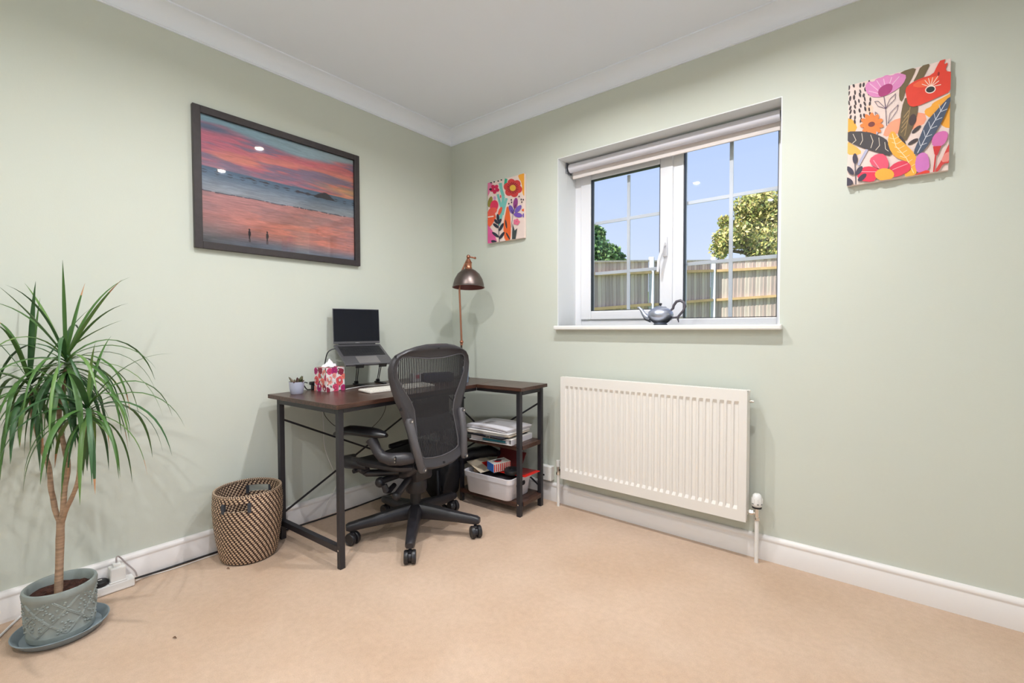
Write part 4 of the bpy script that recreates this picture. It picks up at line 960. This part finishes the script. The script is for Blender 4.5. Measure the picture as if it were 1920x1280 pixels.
def sheaf(name, label, c, rz, w, d, n, t, m_, bend=0.0):
    o = thing(name, label, 'paper', c, rz)
    for i in range(n):
        vs = []; fs = []; K = 9; dx, dy, a = rr.uniform(-.008, .008), rr.uniform(-.006, .006), rr.uniform(-.03, .03)
        for zz in (0, t*.9):
            for j in range(K):
                x = -w/2+w*j/(K-1); zb = i*t+zz+bend*(1-(2*abs(x)/w)**2)
                for y in (-d/2, d/2): vs.append((x*math.cos(a)-y*math.sin(a)+dx, x*math.sin(a)+y*math.cos(a)+dy, zb))
        for j in range(K-1):
            a0 = 2*j; fs += [(a0, a0+1, a0+3, a0+2), (2*K+a0, 2*K+a0+2, 2*K+a0+3, 2*K+a0+1), (a0, a0+2, 2*K+a0+2, 2*K+a0), (a0+1, 2*K+a0+1, 2*K+a0+3, a0+3)]
        fs += [(0, 2*K, 2*K+1, 1), (2*K-2, 2*K-1, 4*K-1, 4*K-2)]
        MB().add(vs, fs).build('sheet_bundle', m_[i % len(m_)], o)
    return o
z = SHZ+.0335+.012
sheaf('paper_sheaf', 'cream sheaf of papers under the top folder of the pile', D(.605, .99, z), DA+.02, .30, .215, 4, .005, [PAPER[1], PAPER[3]])
sheaf('plastic_wallet', 'pale grey plastic wallet of papers on top of the pile', D(.60, 1.0, z+.0205), DA-.05, .315, .225, 3, .007, [PAPER[0], PAPER[2]], .006)
# storage bin
BNZ = .08
bn = thing('storage_bin', 'white plastic storage bin with handle holes on the bottom shelf', 'bin', D(.603, .985, BNZ), DA)
BINM = mat('bin_plastic', srgb(226, 222, 226), .4)
def rrect(w, d, r, n=6):
    out = []
    for (sx_, sy_, a0) in ((1, 1, 0), (-1, 1, 90), (-1, -1, 180), (1, -1, 270)):
        for i in range(n+1):
            a = math.radians(a0+90*i/n); out.append((sx_*(w/2-r)+r*math.cos(a), sy_*(d/2-r)+r*math.sin(a)))
    return out
lev = [(.308, .198, 0.0), (.318, .206, .006), (.336, .222, .098), (.352, .236, .098), (.356, .240, .127), (.346, .230, .128), (.340, .224, .126), (.326, .212, .085), (.306, .194, .006)]
vs = []; fs = []; n = len(rrect(1, 1, .1))
for (w, d, z) in lev: vs += [(x, y, z) for x, y in rrect(w, d, .03)]
for i in range(len(lev)-1):
    for j in range(n): fs.append((i*n+j, i*n+(j+1) % n, (i+1)*n+(j+1) % n, (i+1)*n+j))
fs += [tuple(range(n-1, -1, -1)), tuple((len(lev)-1)*n+j for j in range(n))]
MB().add(vs, fs).build('tub', BINM, bn, True)
MB().prism(rrect(.085, .026, .0125, 4), lambda a, b, t: (.1655+.085*.09*0+t, a, .078+b), .0, .0035).build('handle_hole', mat('hole_dark', (.01, .01, .015, 1), .8), bn)
bc = D(.625, .985, BNZ)
def inbin(name, label, cat, u, v, z, rx, ry, rz): 
    o = thing(name, label, cat, D(u, v, z)); o.rotation_euler = (rx, ry, rz); return o
sheafc = inbin('red_folder', 'bright red folder lying across the top of the white bin', 'folder', .70, 1.012, BNZ+.1365, -.03, -.02, DA)
MB().box((0, 0, 0), (.27, .155, .004), bev=.001).build('cover', mat('folder_red', srgb(214, 32, 24), .35), sheafc); MB().box((-.01, .01, .0032), (.24, .12, .0022)).build('sheet', mat('maroon_card', srgb(120, 44, 44), .5), sheafc)
cr_ = inbin('cream_card', 'cream card with a red corner slanting out of the white bin', 'card', .505, .965, BNZ+.148, .06, .16, DA-.35)
MB().box((0, 0, 0), (.17, .13, .003), bev=.0008).build('card', PAPER[1], cr_); MB().box((.01, .03, .002), (.07, .05, .0012)).build('red_patch', MATS['folder_red'], cr_)
gb = inbin('gadget_box', 'small blue and white carton with a red picture on its lid, in the bin', 'box', .635, .955, BNZ+.150, .05, -.03, 1.26)
MB().box((0, 0, .022), (.115, .075, .05), bev=.001).build('carton', mat('gift_white', srgb(232, 224, 214), .5), gb)
MB().box((-.0577, 0, .022), (.001, .074, .048)).build('blue_side', mat('gift_blue', srgb(30, 100, 190), .45), gb)
q = MB(); 
for i in range(9): q.box((-.052+.013*i, -.0378, .022), (.006, .001, .044))
q.build('red_stripe', MATS['folder_red'], gb)
q = Paint(None); q.ell(.42, .45, .20, .22, (214, 40, 40)); q.ell(.52, .62, .18, .2, (60, 50, 58)); q.ell(.28, .66, .1, .08, (40, 36, 44)); q.line([(.7, .7), (.92, .66)], .05, (90, 90, 100)); q.line([(.7, .58), (.9, .55)], .03, (90, 90, 100))
q.build('lid_picture', lambda u, v, d: (-.0575+.115*u, -.0375+.075*v, .0473+d), gb)
mf = inbin('maroon_folder', 'maroon plastic folder propped up at the back of the white bin', 'folder', .63, 1.078, BNZ+.185, 1.0, .0, DA-.05)
MB().box((0, 0, 0), (.20, .10, .003), bev=.0008).build('cover', MATS['maroon_card'], mf)
tpr = thing('tape_reel', 'black round reel lying on the red folder in the bin', 'reel', D(.735, .945, BNZ+.146)); tpr.rotation_euler = (.1, .05, 0)
MB().lathe([(.012, 0), (.04, 0), (.042, .004), (.042, .018), (.04, .022), (.012, .022), (.010, .011)], n=28, closed=True).build('reel', BLACK, tpr, True)
MB().lathe([(.0001, .006), (.011, .006), (.011, .016), (.0001, .016)], n=16).build('hub', mat('hub_grey', srgb(60, 60, 66), .4), tpr)
toy = thing('trinket', 'tan trinket peeking over the left end of the bin', 'trinket', D(.488, .925, BNZ+.105))
MB().ball((0, 0, .016), .016, 12, 8, (1.3, 1, 1)).ball((.02, .012, .018), .012, 10, 8).ball((-.004, 0, .036), .008, 8, 6).build('body', mat('tan_toy', srgb(190, 160, 130), .6, var=.3, vscale=60), toy, True)
q = inbin('paper_filler', 'loose dark papers filling the white bin', 'paper', .625, .985, BNZ+.10, 0, 0, DA)
MB().box((0, 0, 0), (.29, .17, .02), bev=.002).build('stack', mat('dark_paper', srgb(60, 56, 62), .8), q)
# black bag on the floor
bg_ = thing('black_bag', 'black fabric bag slumped on the floor under the desk beside the bin', 'bag', D(.245, .87, 0), DA)
NYL = mat('black_nylon', (.008, .008, .011, 1), .5, bump=.5, bscale=40)
vs = []; fs = []; NU, NV = 24, 14; rg = random.Random(2)
for j in range(NV+1):
    t = -PI/2+PI*j/NV
    for i in range(NU):
        a = 2*PI*i/NU; sg = lambda x, p: math.copysign(abs(x)**p, x)
        w = 1+.07*math.sin(3*a+2*t)+.05*math.sin(7*a-3*t)
        zz = .135+.135*sg(math.sin(t), .7); lean = .03*(zz/.27)**2
        vs.append((.105*sg(math.cos(t), .6)*sg(math.cos(a), .7)*w+lean, .085*sg(math.cos(t), .6)*sg(math.sin(a), .7)*w+lean*.3, zz))
for j in range(NV):
    for i in range(NU): fs.append((j*NU+i, j*NU+(i+1) % NU, (j+1)*NU+(i+1) % NU, (j+1)*NU+i))
MB().add(vs, fs).build('body', NYL, bg_, True)
MB().tube([(.05, .05, .225), (.14, .155, .265), (.24, .185, .29), (.31, .185, .285)], [.045, .040, .036, .02], 10).build('sleeve', NYL, bg_, True)
MB().tube([(.06, -.09, .20), (.09, -.115, .13), (.085, -.11, .07), (.11, -.10, .012), (.16, -.11, .008)], [.010, .011, .010, .009, .012], 6).build('strap', NYL, bg_, True)
MB().box((.096, -.085, .10), (.016, .006, .03), bev=.002).build('buckle', mat('buckle_gloss', (.02, .02, .025, 1), .1), bg_)

# ------------------------------------------------------------------ woven basket
bk = thing('woven_basket', 'brown and cream woven waste basket with two handle slots by the wall', 'basket', (.158, -1.458, 0), 0)
def weave():
    m_ = bpy.data.materials.new('rattan_weave'); m_.use_nodes = True; t = m_.node_tree; b = t.nodes['Principled BSDF']; b.inputs['Roughness'].default_value = .65
    uv = t.nodes.new('ShaderNodeUVMap'); uv.uv_map = 'weave'; s_ = t.nodes.new('ShaderNodeSeparateXYZ'); t.links.new(uv.outputs[0], s_.inputs[0])
    def mth(op, a, b_=None):
        n_ = t.nodes.new('ShaderNodeMath'); n_.operation = op
        for k, v_ in enumerate((a, b_)):
            if v_ is None: continue
            if isinstance(v_, (int, float)): n_.inputs[k].default_value = v_
            else: t.links.new(v_, n_.inputs[k])
        return n_.outputs[0]
    U_, V_ = s_.outputs[0], s_.outputs[1]
    row = mth('FLOOR', V_); shift = mth('MULTIPLY', row, .30); fr = mth('FRACT', mth('ADD', U_, shift)); light = mth('LESS_THAN', fr, .56)
    vf = mth('FRACT', V_); rowedge = mth('GREATER_THAN', vf, .24); lt_ = mth('MULTIPLY', light, rowedge)
    nz = t.nodes.new('ShaderNodeTexNoise'); nz.inputs['Scale'].default_value = 60
    mx = t.nodes.new('ShaderNodeMixRGB'); t.links.new(lt_, mx.inputs[0]); mx.inputs[1].default_value = srgb(58, 36, 30)
    mx2 = t.nodes.new('ShaderNodeMixRGB'); t.links.new(nz.outputs['Fac'], mx2.inputs[0]); mx2.inputs[1].default_value = srgb(206, 172, 138); mx2.inputs[2].default_value = srgb(232, 206, 176)
    t.links.new(mx2.outputs[0], mx.inputs[2]); t.links.new(mx.outputs[0], b.inputs['Base Color'])
    bp = t.nodes.new('ShaderNodeBump'); bp.inputs['Strength'].default_value = .6; bp.inputs['Distance'].default_value = .003; t.links.new(lt_, bp.inputs['Height']); t.links.new(bp.outputs[0], b.inputs['Normal'])
    return m_
WV = weave(); NA, NR = 120, 46; HB = .312
def brad(t): return .112+.031*math.sin(min(1, t*1.15)*PI/2)**.8-.004*max(0, t-.8)/.2
vs = []; uvs = []; fs = []
h_ang = (math.radians(-42), math.radians(138))
def inhole(i, j):
    t = j/NR; a = 2*PI*(i+.5)/NA
    if not (.80 <= t < .895): return False
    return any(abs((a-h+PI) % (2*PI)-PI) < .36 for h in h_ang)
for side in (0, 1):
    for j in range(NR+1):
        t = j/NR; r = brad(t)+(.0025*abs(math.sin(t*NR*PI/2)) if side == 0 else -.007)
        for i in range(NA+1):
            a = 2*PI*i/NA; vs.append((r*math.cos(a), r*math.sin(a), .004+t*(HB-.004)))
            uvs.append((i*46/NA, j*34/NR))
o1 = (NR+1)*(NA+1)
for j in range(NR):
    for i in range(NA):
        q = (j*(NA+1)+i, j*(NA+1)+i+1, (j+1)*(NA+1)+i+1, (j+1)*(NA+1)+i)
        if not inhole(i, j): fs.append(q); fs.append(tuple(o1+k for k in q[::-1]))
        else: pass
        if j == NR-1: fs.append((q[3], q[2], o1+q[2], o1+q[3]))
        for (di, dj, e0, e1) in ((-1, 0, 0, 3), (1, 0, 1, 2), (0, -1, 0, 1), (0, 1, 3, 2)):
            if inhole(i, j) and not inhole((i+di) % NA, j+dj): fs.append((q[e0], q[e1], o1+q[e1], o1+q[e0]))
ctr = len(vs); vs.append((0, 0, .004)); uvs.append((0, 0)); 
for i in range(NA): fs.append((ctr, i+1, i)); 
me = bpy.data.meshes.new('woven_body'); me.from_pydata(vs, [], fs); ul = me.uv_layers.new(name='weave'); me.materials.append(WV)
for lp_ in me.loops: ul.data[lp_.index].uv = uvs[lp_.vertex_index]
smoothmesh(me, 60); link('woven_body', me, bk)
m = MB(); m.tube([((brad(1)-.003)*math.cos(2*PI*i/48), (brad(1)-.003)*math.sin(2*PI*i/48), HB) for i in range(48)], .0058, 8, closed=True)
rim = m.build('rim', WV, bk, True); ul = rim.data.uv_layers.new(name='weave')
for lp_ in rim.data.loops:
    c = rim.data.vertices[lp_.vertex_index].co; ul.data[lp_.index].uv = (math.atan2(c.y, c.x)*14, c.z*140)
LEA = mat('handle_binding', srgb(58, 62, 70), .5)
for h in h_ang:
    for s_ in (-1, 1):
        a = h+s_*.385; r = brad(.85)-.002
        MB().box((r*math.cos(a), r*math.sin(a), HB*.848), (.016, .014, .042), rotz(a), bev=.003).build('handle_binding', LEA, bk)

# ------------------------------------------------------------------ power strip, cables
ps = thing('power_strip', 'white four-way extension block on the carpet by the skirting', 'power strip', (.053, -1.975, 0), PI/2)
MB().box((0, 0, .019), (.22, .052, .036), bev=.005).build('body', WHITEP, ps)
pl_ = MB().box((.058, .002, .066), (.05, .046, .058), bev=.005).box((.058, .002, .100), (.026, .024, .014), bev=.004).build('white_plug', WHITEP, ps)
MB().box((.058, .0, .0385), (.056, .05, .006), bev=.002).build('plug_foot', WHITEP, ps)
bpg = MB().lathe([(.0001, 0), (.024, 0), (.027, .004), (.026, .016), (.020, .021), (.0001, .022)], (.006, 0, .037), 12).build('black_plug', BLACK, ps, True)
MB().box((.006, 0, .0595), (.012, .006, .001)).build('plug_mark', WHITEP, bpg)
cable('extension_lead', 'black mains cable running along the left skirting board', [(.055, -1.86, .02)]+[(max(.026, q.x), q.y, .005) for q in (at(px, py, 2, .005) for px, py in ((300, 1063), (345, 1053), (400, 1036), (470, 1014), (545, 990), (600, 973), (650, 956), (720, 930), (780, 905)))], .004, CBB)
cable('thin_lead', 'thin white cable on the carpet beside the black mains lead', [(.06, -1.858, .012)]+[(max(.03, q.x+.012), q.y, .003) for q in (at(px, py, 2, .003) for px, py in ((270, 1078), (320, 1066), (400, 1038), (480, 1014)))], .0022, CBW)
cable('plug_lead', 'grey cable arching up from the white plug', [(.05, -1.917, .108), (.047, -1.917, .13), (.03, -1.905, .125), (.028, -1.88, .08), (.035, -1.855, .045), (.04, -1.85, .02)], .0028, mat('cable_grey', srgb(170, 160, 158), .5))
cable('floor_lead', 'white cable on the carpet at the left edge by the plant saucer', [(at(-30, 1220, 2, .005)), at(0, 1192, 2, .005), at(38, 1155, 2, .005), at(60, 1140, 2, .005)], .004, CBW)
cable('hanging_white_lead', 'thin white cable hanging behind the desk to the skirting', [at(604, 766, 0, .035), at(607, 800, 0, .035), at(607, 838, 0, .035), at(622, 875, 0, .032), at(636, 905, 0, .03), at(610, 950, 0, .03), at(600, 972, 0, .03)], .002, CBW)
cable('hanging_black_lead', 'thin black cable hanging under the left side of the desk', [at(606, 766, 0, .03), at(608, 778, 0, .03), at(618, 790, 0, .03), at(628, 799, 0, .03), at(650, 806, 0, .03), at(690, 808, 0, .03), at(712, 788, 0, .03), at(722, 770, 0, .03), at(724, 756, 0, .03)], .0018, CBB)

# ------------------------------------------------------------------ potted dracaena
SA = mat('saucer_bluegrey', srgb(128, 140, 146), .5)
sc_ = (.248, -2.102, 0)
tag(MB().lathe([(.0001, .0), (.098, 0), (.108, .006), (.124, .026), (.1265, .030), (.123, .031), (.112, .020), (.104, .010), (.0001, .008)], n=56).build('plant_saucer', SA, None, True, sc_), 'blue-grey plastic saucer under the big plant pot', 'saucer')
dr = thing('potted_dracaena', 'tall spiky dracaena with three stems in a grey patterned pot', 'plant', (.252, -2.103, .0085))
POTM = mat('pot_grey', srgb(146, 154, 150), .6, var=.05, vscale=30)
PB = Vector((.252, -2.103, .0085)); HP = .170
MB().lathe([(.0001, 0), (.080, 0), (.0865, .006), (.0885, .022), (.0885, .024), (.0875, .026), (.093, .142), (.0955, .146), (.097, .160), (.0945, .169), (.088, .170), (.083, .164), (.080, .135), (.0001, .135)], n=64).build('pot', POTM, dr, True)
m = MB()
for k in range(7):
    for sg in (-1, 1):
        for off in (0, .05):
            pts = []
            for i in range(15):
                t = i/14; a = 2*PI*k/7+off+sg*t*1.25; r = .0876+.0054*t; pts.append((r*math.cos(a), r*math.sin(a), .027+t*.114))
            m.tube(pts, .0026, 5)
m.build('lattice_relief', POTM, dr, True)
m = MB(); rg = random.Random(8)
for k in range(260):
    a = rg.uniform(0, 2*PI); t = rg.uniform(.06, .95); r = .0878+.0054*t
    m.ball((r*math.cos(a), r*math.sin(a), .027+t*.112), .0042, 6, 4, (1, 1, .8))
pt_ = m.build('pebble_relief', POTM, dr, True); pt_['kind'] = 'stuff'
m = MB(); vs = []; fs = []; NR2 = 8
vs.append((0, 0, .141))
for j in range(1, NR2+1):
    for i in range(32):
        a = 2*PI*i/32; r = .0815*j/NR2; vs.append((r*math.cos(a), r*math.sin(a), .139+rg.uniform(-.003, .004)))
for i in range(32): fs.append((0, 1+i, 1+(i+1) % 32))
for j in range(NR2-1):
    for i in range(32): fs.append((1+j*32+i, 1+(j+1)*32+i, 1+(j+1)*32+(i+1) % 32, 1+j*32+(i+1) % 32))
m.add(vs, fs).build('soil', mat('potting_soil', srgb(70, 40, 30), .95, var=.4, vscale=90, bump=1, bscale=160), dr)
BARK = mat('dracaena_bark', srgb(172, 142, 116), .8, var=.28, vscale=9, stretch=(1, 1, 14), bump=.5, bscale=60)
def PP(px, py, dep=1.585): return atd(px, py, dep)-PB
def sm(pts, k=1):
    P_ = [Vector(q) for q in pts]
    for _ in range(k):
        q = [P_[0]]
        for a, b in zip(P_[:-1], P_[1:]): q += [a*.75+b*.25, a*.25+b*.75]
        P_ = q+[P_[-1]]
    return P_
base = PP(109, 1103); fork = PP(114, 972)
base.z = .13
def stem(name, pts, r0, r1):
    q = sm(pts); n = len(q); MB().tube(q, [(r0+(r1-r0)*i/(n-1))*(1+.05*math.sin(i*2.1)) for i in range(n)], 10).build(name, BARK, dr, True); return q[-1]
stem('trunk', [base, PP(112, 1040), PP(113, 1000), fork], .0112, .0112)
tipL = stem('stem', [PP(113, 978), PP(104, 960), PP(100, 935), PP(95, 915), PP(94, 890), PP(90, 868), PP(78, 840), PP(68, 805), PP(60, 770), PP(57, 735)], .0082, .006)
tipM = stem('stem', [PP(115, 978), PP(119, 950), PP(120, 920), PP(126, 890), PP(128, 868), PP(122, 845), PP(114, 810), PP(110, 770), PP(117, 720), PP(124, 690)], .0085, .0065)
tipR = stem('stem', [PP(117, 978, 1.58), PP(124, 955, 1.57), PP(136, 930, 1.56), PP(146, 905, 1.55), PP(149, 880, 1.55), PP(150, 850, 1.55), PP(156, 810, 1.55), PP(165, 775, 1.55)], .0068, .0055)
LEAFG = [mat('dracaena_leaf_%d' % i, c, .42) for i, c in enumerate((srgb(74, 112, 52), srgb(52, 90, 48), srgb(98, 132, 66), srgb(64, 102, 42)))]
DRY = mat('leaf_dry_tip', srgb(190, 140, 100), .7)
def leaf(tip, az, el, L, w, droop, k, dry=False):
    n = 11; p = Vector(tip); d = Vector((math.cos(az)*math.cos(el), math.sin(az)*math.cos(el), math.sin(el))); vs = []; fs = []; pts = [p.copy()]; dirs = [d.copy()]
    for i in range(n):
        d = d+Vector((0, 0, -droop/n*(1+1.0*i/n))); d.normalize(); p = p+d*(L/n)
        wx = p.x+PB.x
        if wx < .012: p.x = .012-PB.x; d.x = max(0, d.x); d.normalize()
        pts.append(p.copy()); dirs.append(d.copy())
    side = Vector((-math.sin(az), math.cos(az), 0))
    for i, (q, dd) in enumerate(zip(pts, dirs)):
        t = i/n; ww = w*(.55+.45*min(1, t*5))*(1 if t < .45 else max(.03, 1-((t-.45)/.55)**1.6)); nv_ = side.cross(dd).normalized()
        vs += [q-side*ww+nv_*ww*.25, q-nv_*ww*.12, q+side*ww+nv_*ww*.25]
    mi = []
    for i in range(n): a = 3*i; fs += [(a, a+1, a+4, a+3), (a+1, a+2, a+5, a+4)]; mi += [1 if dry and i >= n-2 else 0]*2
    me = bpy.data.meshes.new('leaf'); me.from_pydata([tuple(v) for v in vs], [], fs); me.materials.append(LEAFG[k]); 
    if dry: me.materials.append(DRY); me.polygons.foreach_set('material_index', mi)
    me.polygons.foreach_set('use_smooth', [True]*len(fs))
    return link('leaf', me, dr)
rg = random.Random(21)
def rosette(tip, n, Lm, top):
    for i in range(n):
        t = (i+.5)/n; az = i*2.39996+rg.uniform(-.2, .2)
        el = math.radians(80-104*t**.75+rg.uniform(-14, 14)); L = Lm*(.62+.45*math.sin(PI*min(1, .18+t*.85)))*rg.uniform(.75, 1.2)
        dp = rg.uniform(.3, 1.0) if t < .16 else rg.uniform(1.2, 2.4)+1.2*t
        base_ = Vector(tip)+Vector((0, 0, top*(1-t)-.02)); leaf(base_, az, el, L, rg.uniform(.0042, .0092), dp, rg.randrange(4), rg.random() < .10)
rosette(tipM, 58, .36, .065); rosette(tipL, 42, .33, .06); rosette(tipR, 40, .31, .05)

# ------------------------------------------------------------------ bits on the carpet
for (px, py, lab) in ((328, 1196, 'curled brown leaf scrap on the carpet right of the plant saucer'), (428, 1066, 'tiny dark leaf scrap on the carpet in front of the basket')):
    q = at(px, py, 2, .001); tag(MB().tube([(q.x-.008, q.y-.004, .0025), (q.x, q.y, .006), (q.x+.008, q.y+.003, .0025)], [.0008, .0025, .0006], 6).build('leaf_scrap', mat('dry_leaf', srgb(110, 78, 54), .8), None, True), lab, 'leaf scrap', 'scraps on the carpet')
